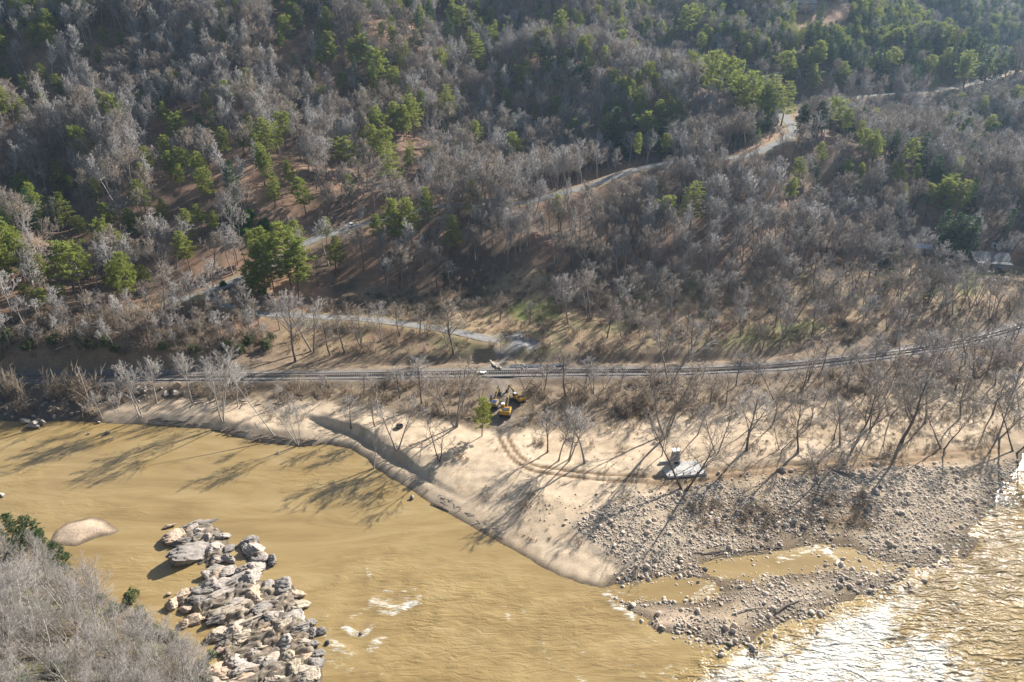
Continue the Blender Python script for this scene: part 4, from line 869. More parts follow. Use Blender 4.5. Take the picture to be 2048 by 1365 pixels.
for a_, b_, pr in ((335, 470, .93), (480, 640, .9), (675, 790, .92), (1030, 1285, .93), (1290, 1375, .6), (1440, 1615, .9), (1555, 1700, .85), (1850, 2050, .85)):
    for p_ in ROAD[::1]:
        rx_, ry_, rz_c = project(p_)
        if not (a_ <= rx_ <= b_): continue
        m_ = (np.abs(bx - rx_) < cw) & (tpy < ry_ + 2) & (by > ry_ - 3) & (tzc < rz_c + 2); keep &= ~(m_ & (u_ < pr))
sx_, sy_ = math.sin(SUN_AZ), math.cos(SUN_AZ)
vis_road = np.array([p for p in ROAD if any(a_ <= project(p)[0] <= b_ for a_, b_ in ((335, 640), (675, 790), (1040, 1285), (1470, 1615), (1555, 1690), (1860, 2050)))])
for s_ in (5, 10, 15, 20):
    d_ = np.full(len(fxp), 1e9)
    for p_ in vis_road[::2]: d_ = np.minimum(d_, (fxp - sx_ * s_ - p_[0]) ** 2 + (fyp - sy_ * s_ - p_[1]) ** 2)
    keep &= ~((d_ < 3.6 ** 2) & (u_ < .8))
for s_ in (6, 14, 22): keep &= ~((poly_sd(fxp - sx_ * s_, fyp - sy_ * s_, FLATS) > 0) & (u_ < .5))
for (px_, pb_, pt_, k_) in PINE_L:                                                          # pines stand clear of their neighbours
    P_ = hit(px_, pb_); zp = depth(P_); wpx = 4.6 * F / zp; ch_ = (pb_ - pt_) * .75
    keep &= ~((np.abs(bx - px_) < wpx + cw * .5) & (tpy < pt_ + ch_) & (by > pt_) & (tzc < zp + 3) & (u_ < .9))
for p_ in LOW[::1]:
    rx_, ry_, rz_c = project(p_); m_ = (np.abs(bx - rx_) < cw) & (tpy < ry_ + 2) & (by > ry_ - 3); keep &= ~(m_ & (u_ < .9))
# trees hidden behind a ridge are left out
vis = np.zeros(len(fxp), bool)
for t in np.linspace(.35, .97, 34):
    pass
top = np.c_[fxp, fyp, fz + 17]; blocked = np.zeros(len(fxp), bool)
for t in np.linspace(.3, .985, 60):
    q = np.array([0, 0, CAM_H]) + (top - np.array([0, 0, CAM_H])) * t; blocked |= SURF(q[:, 0], q[:, 1]) > q[:, 2] + 1
keep &= ~blocked
idx = np.where(keep)[0]
if len(tk):
    dd = np.full(len(idx), 1e9)
    for t in tk: dd = np.minimum(dd, (fxp[idx] - t[0]) ** 2 + (fyp[idx] - t[1]) ** 2)
    idx = idx[dd > 2.2 ** 2]
prob = np.full(len(idx), .05)
for a, b, rx, ry, p in [(60, 70, 110, 80, .35), (40, 210, 60, 70, .4), (620, 60, 70, 120, .3), (760, 140, 70, 60, .35), (900, 60, 150, 80, .45), (1130, 130, 80, 90, .35), (1280, 250, 80, 70, .6), (1470, 110, 90, 130, .65), (1500, 225, 60, 45, .85), (1700, 90, 200, 90, .97), (1900, 130, 140, 65, .95), (1950, 40, 150, 70, .8), (1650, 280, 90, 70, .3), (1720, 370, 160, 80, .28), (1960, 270, 110, 90, .3), (1850, 400, 70, 40, .6), (790, 290, 70, 90, .35), (420, 350, 110, 110, .22), (40, 490, 60, 60, .5), (1340, 80, 60, 60, .3), (1180, 60, 110, 60, .3)]:
    prob = np.maximum(prob, p * np.exp(-(((bx[idx] - a) / rx) ** 2 + ((by[idx] - b) / ry) ** 2) ** 2))
ev = rng.random(len(idx)) < prob
darkside = bx[idx] > 1420
def protos(fam): return [[PROTO[m.name] for m in pair] for pair in fam]
fi = idx[~ev]
# the nearest of them are objects of their own, the rest is the wood
zc_ = depth(np.c_[fxp[fi], fyp[fi], fz[fi]].T); order = np.argsort(zc_)
nb_left = max(0, 300 - sum(1 for o in bpy.data.objects if o.name.startswith('bare_tree')))
onf = [i for i in order if -20 < bx[fi[i]] < 2068 and by[fi[i]] > 300][:nb_left]
for i in onf:
    j = fi[i]; left = bx[j] < 1000
    put_tree('bare_tree', FOREST[i % 6], (fxp[j], fyp[j], gz(fxp[j], fyp[j])), random.uniform(12, 17), 18, None, 'bare tree at the lower edge of the western hillside wood' if left else 'bare tree at the lower edge of the eastern hillside wood', 'tree', 'bare trees edging the western wood' if left else 'bare trees edging the eastern wood')
rest = np.setdiff1d(np.arange(len(fi)), onf); fi = fi[rest]
hv = 17 * (0.72 + .45 * rng.random(len(fi))) * (.9 + .25 * fbm(fxp[fi] / 40, fyp[fi] / 40, 2, 95))
for mm in FOREST:
    for m_ in mm: assert m_.name in PROTO
wv = rng.uniform(.95, 1.3, len(fi))
stuff_points('bare_woodland', np.c_[fxp[fi], fyp[fi], height(fxp[fi], fyp[fi]) - .1], rng.uniform(0, 6.28, len(fi)), np.c_[hv / 18 * wv, hv / 18 * wv, hv / 18], (n2(fxp[fi] / 25, fyp[fi] / 25, 97) * 4 + rng.random(len(fi)) * 3).astype(int) % 6, protos(FOREST), 'grey leafless woodland covering the hillsides', tilt=.03)
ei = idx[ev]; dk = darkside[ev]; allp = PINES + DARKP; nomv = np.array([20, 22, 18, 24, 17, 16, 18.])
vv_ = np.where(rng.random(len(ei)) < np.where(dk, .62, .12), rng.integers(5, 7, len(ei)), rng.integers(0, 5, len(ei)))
he = 17 * (.6 + .5 * rng.random(len(ei)))
we = rng.uniform(1.0, 1.35, len(ei))
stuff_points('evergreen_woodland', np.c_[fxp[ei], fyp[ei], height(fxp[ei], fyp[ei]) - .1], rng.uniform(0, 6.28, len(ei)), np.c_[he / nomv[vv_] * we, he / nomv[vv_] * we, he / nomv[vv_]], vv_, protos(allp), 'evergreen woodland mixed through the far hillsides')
print('WOOD', len(fi), len(ei), 'objects', sum(1 for o in bpy.data.objects if o.name.startswith('bare_tree')), sum(1 for o in bpy.data.objects if 'pine_tree' in o.name or 'evergreen_tree' in o.name))

# ------------------------------------------------------------------ brush, dry weeds
def in_poly_pts(polys, dens, jit=1.0):
    out = []
    for poly in polys:
        p = np.array(poly); x0, y0 = p.min(0); x1, y1 = p.max(0); n = int((x1 - x0) * (y1 - y0) * dens)
        x = rng.uniform(x0, x1, n); y = rng.uniform(y0, y1, n); m = poly_sd(x, y, p) > 0; out.append(np.c_[x[m], y[m]])
    return np.vstack(out)
BP = [in_poly_pts([hitpoly([(560, 705), (640, 600), (1000, 560), (1500, 560), (2048, 560), (2048, 640), (1700, 690), (1400, 712), (1000, 712)])], .10),
      in_poly_pts([hitpoly([(-60, 720), (0, 640), (300, 610), (520, 640), (560, 705), (400, 722), (0, 725)])], .5),
      in_poly_pts([hitpoly([(330, 772), (690, 765), (960, 762), (980, 840), (900, 842), (790, 815), (700, 805), (480, 795), (330, 798)])], .17),
      in_poly_pts([hitpoly([(1040, 770), (1300, 760), (1700, 735), (2048, 680), (2048, 760), (1700, 800), (1300, 835), (1060, 850)])], .17),
      in_poly_pts([hitpoly([(-60, 765), (330, 772), (330, 800), (190, 840), (-60, 838)])], .14),
      in_poly_pts(DRYBRUSH, .55), in_poly_pts([hitpoly([(1500, 850), (1750, 830), (2048, 770), (2048, 880), (1750, 890), (1520, 915)])], .28),
      in_poly_pts([hitpoly([(560, 600), (900, 560), (1120, 530), (1120, 580), (640, 650)])], .18),
      in_poly_pts([hitpoly([(960, 975), (1060, 965), (1040, 1005), (975, 1015)])], .4), in_poly_pts([hitpoly([(440, 860), (520, 865), (640, 880), (560, 888), (470, 874)])], .5)]
SDB = in_poly_pts([SAND], .22); SDB = SDB[(fbm(SDB[:, 0] / 6, SDB[:, 1] / 6, 3, 110) > .54)]
BP = np.vstack(BP + [SDB])
for L, w in ((RAIL, 3.6), (LOW, 3.0), (LANE, 3.0), (ROAD, 4)):
    d, _ = line_d(BP[:, 0], BP[:, 1], L[::2]); BP = BP[d > w]
bz = height(BP[:, 0], BP[:, 1]); m_ = bz > .5; BP, bz = BP[m_], bz[m_]
up_ = np.array([hit(1250, 1) [0]]) if False else None
hs = np.clip(rng.gamma(3, .28, len(BP)), .35, 1.9)
gravelb = poly_sd(BP[:, 0], BP[:, 1], GRAVEL) > 0; hs[gravelb] *= .5; inS = poly_sd(BP[:, 0], BP[:, 1], SAND) > .5; hs[inS] *= np.where(rng.random(inS.sum()) < .85, .22, .6)
bo = []
for k, b_ in enumerate(BRUSH):
    P = hit(*[(1290, 815), (700, 785), (1150, 815)][k]); o = bpy.data.objects.new('dry_bush', b_); col.objects.link(o); o.location = P
    tag(o, ['orange brown dry bush on the sand below the debris heap', 'leafless dry bush under the railway embankment', 'low dry bush by the wooden steps'][k], 'bush'); bo.append([o])
stuff_points('dry_undergrowth', np.c_[BP, bz - .05], rng.uniform(0, 6.28, len(BP)), np.c_[hs * 1.15, hs * 1.15, hs], rng.integers(0, 3, len(BP)), bo, 'dry brown undergrowth on the flats and banks', tilt=.1)

# ------------------------------------------------------------------ rocks
def rock_mat(name, c1, c2, dark=.5, wet=True):
    m, nt, b = mat_new(name)
    oi = nt.nodes.new('ShaderNodeObjectInfo'); n = noise_node(nt, 1.4, 8, .7); n_b = noise_node(nt, 5.5, 5, .7)
    base = mixc(nt, oi.outputs['Random'], c1, c2)
    r = ramp(nt, n.outputs[0], [(.30, (dark, dark * .95, dark * .9)), (.46, (.92, .9, .88)), (.7, (1.22, 1.2, 1.18))])
    c = mixc(nt, 1.0, base, r.outputs[0], 'MULTIPLY')
    if wet:
        g = nt.nodes.new('ShaderNodeNewGeometry'); s = nt.nodes.new('ShaderNodeSeparateXYZ'); nt.links.new(g.outputs['Position'], s.inputs[0])
        mr = nt.nodes.new('ShaderNodeMapRange'); mr.inputs['From Min'].default_value = .12; mr.inputs['From Max'].default_value = .42; mr.inputs['To Min'].default_value = .42; nt.links.new(s.outputs[2], mr.inputs['Value'])
        v = nt.nodes.new('ShaderNodeVectorMath'); v.operation = 'SCALE'; nt.links.new(c, v.inputs[0]); nt.links.new(mr.outputs[0], v.inputs['Scale']); c = v.outputs[0]
    nt.links.new(c, b.inputs['Base Color']); b.inputs['Roughness'].default_value = .8; b.inputs['Specular IOR Level'].default_value = .25
    bump(nt, b, n_b.outputs[0], .9, .14); return m
M['rock_grey'] = rock_mat('rock_grey', (.46, .405, .345), (.38, .335, .285))
M['rock_tan'] = rock_mat('rock_tan', (.56, .41, .28), (.50, .39, .29), .6)
M['rock_dark'] = rock_mat('rock_dark', (.25, .225, .195), (.32, .285, .25))
M['rock_moss'] = rock_mat('rock_moss', (.46, .39, .28), (.50, .42, .33), .4)
M['cobble'] = rock_mat('cobble', (.76, .65, .52), (.52, .43, .335), .8, False)
def gen_rock(seed, sub=5, cuts=16, strat=.13, rough=.24):
    g = np.random.default_rng(seed); bm = bmesh.new(); bmesh.ops.create_icosphere(bm, subdivisions=sub, radius=1.0)
    V = np.array([v.co[:] for v in bm.verts]); Fc = np.array([[v.index for v in f.verts] for f in bm.faces]); bm.free()
    V = V * (1 + rough * 2 * (n3(V * 1.3 + seed, seed)[:, None] - .5))
    for k in range(cuts):
        nrm = unit(g.normal(0, 1, 3)); d = g.uniform(.42, .80); e = V @ nrm - d; V = V - np.maximum(e, 0)[:, None] * nrm * .92
    if strat:
        ax = unit(np.array([.45, .25, 1.0])); s = V @ ax * 5.2 + n3(V * 2 + 9, seed + 1) * 1.6; saw = s - np.floor(s)
        V = V * (1 - strat * (saw ** 3)[:, None] - strat * .9 * np.maximum(0, n3(V * 3.1 + 31, seed + 2) - .5)[:, None])
    V = V + rough * .40 * (np.stack([n3(V * 4 + k * 13, seed + 5 + k) for k in range(3)], 1) - .5)
    if sub > 3:
        cr = n3(V * np.array([2.0, 2.6, 4.0]) + 50, seed + 9); V = V * (1 - .16 * np.exp(-((cr - .5) / .045) ** 2))[:, None]; V = V + .07 * (np.stack([n3(V * 11 + k * 13, seed + 15 + k) for k in range(3)], 1) - .5)
    return mk_mesh('rock', V, tris=Fc, smooth=False)
ROCKS = [gen_rock(700 + k) for k in range(9)]; SMALL = [gen_rock(740 + k, 2, 6, 0, .2) for k in range(5)]
_rm = {}
def rock(name, mesh, mat, loc, scale, rot, label, group, cat='rock'):
    key = (mesh.name, mat.name)
    if key not in _rm:
        c = mesh.copy(); c.materials.clear(); c.materials.append(mat); _rm[key] = c
    o = bpy.data.objects.new(name, _rm[key]); col.objects.link(o); o.location = loc; o.scale = scale; o.rotation_euler = rot
    return tag(o, label, cat, group)
OUT = [(65, 120, 95, 38, 't', 0), (235, 105, 150, 40, 'g', 8), (350, 88, 150, 30, 'g', 10), (130, 205, 150, 120, 't', 20), (215, 225, 130, 80, 'd', 0), (240, 140, 120, 60, 'g', 5), (330, 155, 120, 80, 'g', 0), (300, 200, 130, 70, 'g', 10), (370, 215, 110, 80, 'g', 0), (455, 205, 90, 90, 'd', 0), (505, 190, 90, 80, 'g', 0), (170, 250, 160, 60, 'd', -10),
       (265, 340, 300, 150, 'D', 10), (270, 290, 170, 70, 'g', 0), (400, 320, 90, 70, 'g', 0), (455, 290, 110, 80, 'g', 0), (550, 285, 110, 70, 'd', 10), (535, 365, 75, 110, 'g', 70), (445, 385, 110, 80, 'g', 20), (435, 460, 130, 110, 'g', 30), (380, 500, 90, 80, 'g', 30), (470, 500, 110, 80, 't', 30),
       (705, 235, 115, 95, 'd', 0), (680, 280, 80, 90, 'g', 0), (765, 300, 140, 110, 'g', -20), (800, 360, 110, 90, 'g', -20), (885, 370, 95, 105, 'd', 0), (740, 380, 120, 80, 'd', 0), (680, 440, 150, 90, 'g', 15), (770, 440, 130, 80, 'g', 20), (550, 480, 120, 80, 'g', 20), (590, 550, 220, 130, 'g', 25), (710, 530, 190, 140, 'g', 25), (520, 590, 180, 130, 'g', 20), (640, 610, 200, 120, 'd', 25), (380, 590, 220, 120, 'g', 20), (290, 640, 180, 140, 'd', 0), (420, 670, 260, 120, 'g', 15), (350, 700, 200, 90, 'D', 5), (560, 660, 190, 80, 'g', 20),
       (180, 665, 120, 130, 't', 0), (95, 735, 110, 100, 't', 10), (215, 770, 110, 80, 't', -30), (240, 850, 160, 110, 't', 10), (190, 890, 110, 70, 't', 0), (310, 840, 100, 80, 't', 0), (72, 657, 34, 30, 't', 0), (540, 790, 260, 150, 'm', 20), (620, 750, 170, 110, 'g', 20), (470, 830, 180, 110, 'd', 20), (740, 660, 170, 170, 't', 40), (690, 720, 150, 80, 't', 20), (860, 570, 110, 130, 'd', 10), (970, 570, 190, 150, 'd', -15), (1060, 650, 150, 110, 't', -10), (1090, 730, 160, 120, 'm', 10), (980, 700, 170, 110, 'm', 20), (850, 770, 190, 110, 'd', 15),
       (700, 880, 260, 130, 'm', 25), (600, 940, 220, 140, 'm', 25), (500, 960, 170, 120, 'm', 15), (770, 830, 180, 90, 't', 25), (650, 990, 220, 110, 'm', 25), (540, 1030, 170, 70, 'd', 5), (535, 1078, 170, 70, 't', 12), (930, 830, 200, 100, 'g', 20), (1060, 850, 180, 130, 'g', 10), (1120, 910, 130, 110, 'd', 0), (960, 920, 180, 110, 'm', 25), (850, 930, 160, 90, 't', 30), (860, 1020, 200, 120, 'm', 20), (990, 1030, 180, 150, 'g', 10), (1090, 1020, 130, 140, 'm', 0), (790, 1060, 160, 110, 'm', 20), (760, 1130, 110, 90, 'g', 0), (655, 1180, 130, 190, 'g', 70), (720, 1240, 200, 120, 'g', 20), (800, 1190, 160, 90, 'g', 10), (880, 1235, 150, 110, 'd', 0), (900, 1150, 190, 120, 'm', 15), (1010, 1150, 150, 140, 'm', 10), (1100, 1150, 130, 160, 't', 80),
       (430, 1230, 150, 110, 't', 10), (520, 1270, 190, 110, 't', 10), (480, 1330, 220, 110, 'm', 10), (690, 1320, 320, 110, 't', 8), (600, 1290, 180, 90, 'g', 20), (1200, 885, 85, 70, 'd', 0), (1265, 945, 95, 75, 'd', 0), (1205, 950, 90, 90, 'd', 0), (1200, 1050, 100, 80, 'd', 0), (1245, 1115, 110, 110, 'd', 0), (1240, 1195, 110, 100, 'd', 0), (1200, 1300, 150, 120, 'm', 0), (1130, 1260, 130, 130, 'm', 10), (1050, 1240, 150, 150, 'm', 20), (970, 1310, 180, 120, 'm', 10), (860, 1330, 160, 100, 'm', 10), (1325, 1040, 50, 40, 'D', 0), (1110, 1340, 150, 100, 'm', 0)]
RL = {'g': ('rock_grey', 'light grey layered rock of the river outcrop'), 't': ('rock_tan', 'tan weathered rock slab of the river outcrop'), 'd': ('rock_dark', 'dark wet rock at the edge of the river outcrop'), 'D': ('rock_dark', 'great dark rounded boulder of the river outcrop'), 'm': ('rock_moss', 'mossy brown rock of the lower river outcrop')}
RN = {'g': 'light grey outcrop rocks', 't': 'tan outcrop rocks', 'd': 'dark outcrop rocks', 'D': 'great dark outcrop boulders', 'm': 'mossy outcrop rocks'}
random.seed(31)
for k, (cx_, cy_, w_, h_, t_, an) in enumerate(OUT):
    px = 320 + cx_ / 3.956; py = 1020 + (cy_ + h_ * .22) / 3.956; P = W(px, py, .25); zc0 = depth(P); ppm = F / zc0
    rx = w_ / 3.956 / ppm * .76; dep = math.atan2(CAM_H, P[1]); hm = h_ / 3.956 / ppm; ry = max(.35, hm / math.sin(dep) * .60); rz_ = max(.4, min(rx, ry) * (.75 if t_ != 'D' else .95)) * random.uniform(.6, .95)
    rock('outcrop_rock', ROCKS[k % 9], M[RL[t_][0]], (P[0], P[1], .22 if t_ != 'D' else .05), (rx * 1.05, ry, rz_), (random.uniform(-.2, .2), random.uniform(-.25, .25), R(an * .5 + 26) + random.uniform(-.2, .2)), RL[t_][1], RN[t_])
M['bedrock'] = rock_mat('bedrock', (.31, .26, .20), (.31, .26, .20), .30)  # darkened base colour paints shade into the crevices between outcrop rocks
_bn = M['bedrock'].node_tree; _bb = _bn.nodes['Principled BSDF']; _src = _bb.inputs['Base Color'].links[0].from_socket
_pn = noise_node(_bn, .42, 5, .65); _pr = ramp(_bn, _pn.outputs[0], [(.34, (.62, .66, .50)), (.46, (1.0, .98, .95)), (.56, (.70, .69, .70)), (.68, (1.35, 1.2, 1.0))])
_bn.links.new(mixc(_bn, 1.0, _src, _pr.outputs[0], 'MULTIPLY'), _bb.inputs['Base Color'])
def bedrock(poly, label, seed, top):
    p = np.array(poly); x0, y0 = p.min(0) - 1; x1, y1 = p.max(0) + 1; st = .22
    X, Y = np.meshgrid(np.arange(x0, x1, st), np.arange(y0, y1, st)); c_, s_ = math.cos(R(32)), math.sin(R(32)); u = X * c_ + Y * s_; v = -X * s_ + Y * c_
    sd = poly_sd(X, Y, p) + (fbm(X / 2.5, Y / 2.5, 3, seed) - .5) * 3.2
    a = fbm(u / 6.5, v / 1.9, 4, seed + 1); rid = 1 - np.abs(2 * a - 1) * 2.2
    ux = u + fbm(X / 3, Y / 3, 2, seed + 2) * 3; vx = v + fbm(X / 2, Y / 2, 2, seed + 3) * 2
    cell = _h(np.floor(ux / 3.8 + np.floor(vx / 1.5) * .37), np.floor(vx / 1.5), np.zeros_like(u), seed)
    fu = ux / 3.8 + np.floor(vx / 1.5) * .37; fu -= np.floor(fu); fv = vx / 1.5 - np.floor(vx / 1.5)
    edge = np.minimum(np.minimum(fu, 1 - fu) * 3.8, np.minimum(fv, 1 - fv) * 1.5)
    Z = sst(0, 2.0, sd) * (.25 + top * np.clip(rid, 0, 1) * .55 + cell * top * .75 + (fv - .5) * .62 + (cell - .5) * (fu - .5) * 1.1 + (fbm(u / 1.1, v / .45, 2, seed + 4) - .5) * .4) - .5 * np.exp(-(edge / .13) ** 2) * sst(.3, 1.2, sd) - .35 * (1 - sst(-.6, .3, sd))
    I = np.arange(X.size).reshape(X.shape); q = np.stack([I[:-1, :-1], I[:-1, 1:], I[1:, 1:], I[1:, :-1]], -1).reshape(-1, 4)
    m = (sd > -1.2); q = q[m.ravel()[q].all(1)]; used = np.unique(q); mp_ = np.zeros(X.size, int); mp_[used] = np.arange(len(used))
    V = np.stack([X, Y, Z], -1).reshape(-1, 3)[used]; o3 = np.array([V[:, 0].mean(), V[:, 1].mean(), 0.0])
    o = link('bedrock_outcrop', mk_mesh('bedrock_outcrop', V - o3, quads=mp_[q]), None, M['bedrock']); o.location = o3
    return tag(o, label, 'rock')
bedrock(ROCKISLE, 'broad tilted ledges of layered tan and grey bedrock in the river', 130, .95)
bedrock(ROCKISLE2, 'small low ledge of bedrock upstream of the main outcrop', 150, .7)
bedrock(pxpoly([(480, 1082), (496, 1070), (512, 1080), (525, 1098), (550, 1112), (545, 1124), (512, 1126), (488, 1112)]), 'narrow dark ledge of rock standing apart in the current', 170, .9)
# single rocks of the river and shores
for k, (px, py, w_, t_, l_) in enumerate([(68, 853, 34, 'g', 'big pale angular boulder at the left river edge'), (52, 846, 22, 'g', 'pale boulder leaning on the big angular one'), (84, 848, 22, 'd', 'dark boulder behind the big angular one'), (215, 866, 14, 'g', 'small pale rock standing alone in the water off the west bank'), (198, 846, 9, 'g', 'white stone at the foot of the leaning bank tree'), (178, 868, 7, 'd', 'tiny dark rock just above the water off the west bank'), (556, 907, 8, 'g', 'small pale stone in the river beside the tree shadows'), (824, 997, 14, 'g', 'pale rock at the water edge below the sand scarp'), (3, 992, 18, 'g', 'white rock in the river far from the outcrop'), (722, 1268, 10, 'd', 'dark rock splashed by foam in midstream'),
                                          (354, 775, 24, 't', 'tan boulder on the slope below the railway'), (332, 790, 18, 'd', 'dark boulder of the low wall below the railway'), (350, 790, 20, 'd', 'middle dark boulder of the low wall below the railway'), (366, 789, 16, 'd', 'end boulder of the low wall below the railway')]):
    P = hit(px, py) if k > 9 else W(px, py, 0.1); ppm = F / depth(P); r_ = w_ / ppm * .55
    rock('boulder', ROCKS[(k * 2) % 9], M[RL[t_][0]], (P[0], P[1], P[2] + r_ * .15), (r_, r_ * .9, r_ * .75), (0, .2, k), l_, None, 'boulder')
# rip-rap of the west bank
random.seed(8); cnt = 0
while cnt < 130:
    px = random.uniform(-20, 330); py = random.uniform(770, 848); P = hit(px, py)
    if poly_sd(P[:1], P[1:2], RIPRAP)[0] < 0: continue
    cnt += 1; r_ = random.uniform(.3, 1.0) ** 1.4
    P[2] = gz(P[0], P[1]); rock('bank_stone', SMALL[cnt % 5] if r_ < .7 else ROCKS[cnt % 9], M['rock_grey' if cnt % 3 else 'rock_dark'], (P[0], P[1], P[2] + r_ * .2), (r_, r_ * random.uniform(.6, 1), r_ * .7), (random.uniform(-.4, .4), random.uniform(-.4, .4), random.uniform(0, 6)),
         'grey angular stone piled on the shaded west river bank' if cnt % 3 else 'dark angular stone piled on the shaded west river bank', 'grey stones piled on the west bank' if cnt % 3 else 'dark stones piled on the west bank', 'stone')
# boulders of the cobble bar
for px, py, w_, l_ in [(1585, 1043, 22, 'large pale boulder lying alone on the cobble bar'), (1752, 987, 20, 'pale boulder of the pair in the middle of the cobble bar'), (1760, 975, 14, 'dark boulder of the pair in the middle of the cobble bar'), (1815, 1008, 14, 'grey boulder on the eastern cobble bar'), (1683, 1160, 18, 'dark boulder at the downstream edge of the cobbles'), (1818, 1132, 14, 'wet boulder beside the eastern channel'), (1745, 1172, 12, 'wet dark boulder where cobbles meet the rapids'), (1410, 1138, 12, 'boulder at the edge of the still pool'), (1460, 1290, 16, 'boulder at the lip of the rapids'), (1632, 960, 16, 'pale boulder at the upper edge of the cobbles'), (1565, 942, 18, 'flat pale stone by the muddy track'), (1420, 975, 16, 'flat white stone below the concrete slab')]:
    P = hit(px, py); ppm = F / depth(P); r_ = w_ / ppm * .6; rock('boulder', ROCKS[int(px) % 9], M['rock_grey' if 'dark' not in l_ else 'rock_dark'], (P[0], P[1], P[2] + r_ * .15), (r_, r_ * .85, r_ * .65), (0, .1, px), l_, None, 'boulder')
GR2 = pxpoly([(1140, 1064), (1205, 1010), (1330, 984), (1500, 946), (1800, 934), (1990, 926), (2048, 895), (2060, 950), (1990, 1065), (1870, 1165), (1730, 1245), (1560, 1320), (1400, 1330), (1270, 1262), (1200, 1200), (1232, 1140), (1185, 1095)]); cob = in_poly_pts([GR2], 10.0); cz = height(cob[:, 0], cob[:, 1])
gn = fbm(cob[:, 0] / 6, cob[:, 1] / 6, 3, 65); gd_ = poly_sd(cob[:, 0], cob[:, 1], GRAVEL); keepc = (cz > -.22) & (rng.random(len(cob)) < np.clip(1 + gd_ / 7, 0, 1)) & (rng.random(len(cob)) < np.clip(1.25 + cz * 3.2, .1, 1)) & (rng.random(len(cob)) < np.where(poly_sd(cob[:, 0], cob[:, 1], SAND) > 0, .15, .9)); keepc &= ~((fbm(cob[:, 0] / 8, cob[:, 1] / 8, 4, 66) > .60) & (rng.random(len(cob)) < .8))
ex = in_poly_pts([hitpoly([(1030, 1010), (1180, 985), (1300, 985), (1180, 1080), (1090, 1050)]), hitpoly([(1480, 948), (1990, 928), (1990, 936), (1480, 960)])], .5)
cob = np.vstack([cob[keepc], ex]); cz = height(cob[:, 0], cob[:, 1]); cs_ = np.clip(rng.lognormal(-1.86, .52, len(cob)), .09, .8)
big = np.argsort(-cs_)[:230]; cobp = [];
for k in range(5):
    j = big[k]; o = rock('cobble_boulder', SMALL[k], M['cobble'], (cob[j, 0], cob[j, 1], cz[j] + .1), (1, 1, 1), (0, 0, 0), 'rounded boulder among the cobbles of the gravel bar', 'rounded boulders on the gravel bar', 'boulder'); cobp.append(o)
    o.scale = (cs_[j], cs_[j] * .8, cs_[j] * .6); o.rotation_euler = (0, .1, rng.uniform(0, 6))
for j in big[5:]:
    k = int(j) % 5; rock('cobble_boulder', SMALL[k], M['cobble'], (cob[j, 0], cob[j, 1], cz[j] + cs_[j] * .2), (cs_[j], cs_[j] * rng.uniform(.65, .95), cs_[j] * rng.uniform(.5, .8)), (rng.normal(0, .2), rng.normal(0, .2), rng.uniform(0, 6.28)), 'rounded boulder among the cobbles of the gravel bar', 'rounded boulders on the gravel bar', 'boulder')
rest = np.setdiff1d(np.arange(len(cob)), big)
stuff_points('river_cobbles', np.c_[cob[rest], cz[rest] + cs_[rest] * .15], rng.uniform(0, 6.28, len(rest)), np.c_[cs_[rest], cs_[rest] * rng.uniform(.6, .95, len(rest)), cs_[rest] * rng.uniform(.32, .6, len(rest))], rng.integers(0, 5, len(rest)), [[o] for o in cobp], 'grey river cobbles covering the gravel bar', tilt=.25)

# ------------------------------------------------------------------ driftwood and fallen trunks
random.seed(12)
def log(px, py, L, r, az, label, group=None, mat='log', el=0.0, lift=None):
    P = hit(px, py); z = max(gz(P[0], P[1]), 0)
    o = MB().tube((-L / 2, 0, 0), (-L * .1, .04 * L, .02 * L), r, r * .85, 7).tube((-L * .1, .04 * L, .02 * L), (L / 2, 0, 0), r * .85, r * .4, 7).tube((0, .03 * L, 0), (L * .18, L * .14, L * .06), r * .4, r * .15, 5).tube((L * .2, .02 * L, 0), (L * .33, -L * .1, L * .07), r * .35, r * .12, 5).build('log', M[mat])
    o.name = 'driftwood_log'; o.location = (P[0], P[1], z + r * .7 + (0 if lift is None else lift)); o.rotation_euler = (0, -el, az)
    return tag(o, label, 'log', group)
def pathpts(pts, n):
    P = np.array(pts, float); s = np.r_[0, np.cumsum(np.linalg.norm(np.diff(P, axis=0), axis=1))]; t = np.sort(np.random.default_rng(n).uniform(0, s[-1], n)); return np.c_[np.interp(t, s, P[:, 0]), np.interp(t, s, P[:, 1])]
for a, b in pathpts([(300, 843), (400, 851), (470, 868), (520, 878), (590, 885), (650, 884)], 46): log(a + random.uniform(-6, 6), b + random.uniform(-7, 3), random.uniform(1.5, 5), random.uniform(.08, .22), random.uniform(-.6, .6) + .1, 'dark driftwood log heaped along the west bank water line', 'driftwood on the west bank')
for a, b in pathpts([(860, 995), (900, 1012), (940, 1040), (1000, 1078)], 26): log(a + random.uniform(-4, 12), b + random.uniform(-12, 2), random.uniform(.7, 2.2), random.uniform(.03, .07), random.uniform(-1.2, .2), 'thin grey driftwood stick at the foot of the sand scarp', 'driftwood below the sand scarp', 'log_pale')
for a, b in pathpts([(1400, 1112), (1470, 1105), (1560, 1095)], 12): log(a, b + random.uniform(-5, 2), random.uniform(1.5, 4), random.uniform(.08, .16), random.uniform(-.2, .6), 'dark driftwood along the still pool in the cobbles', 'driftwood along the still pool')
for a, b in pathpts([(1250, 772), (1300, 785), (1340, 800), (1380, 790), (1320, 770)], 34): log(a + random.uniform(-20, 20), b + random.uniform(-8, 8), random.uniform(1.5, 4.5), random.uniform(.07, .16), random.uniform(0, 3.1), 'pale broken branch in the flood debris heap by the railway', 'flood debris by the railway', 'log_pale')
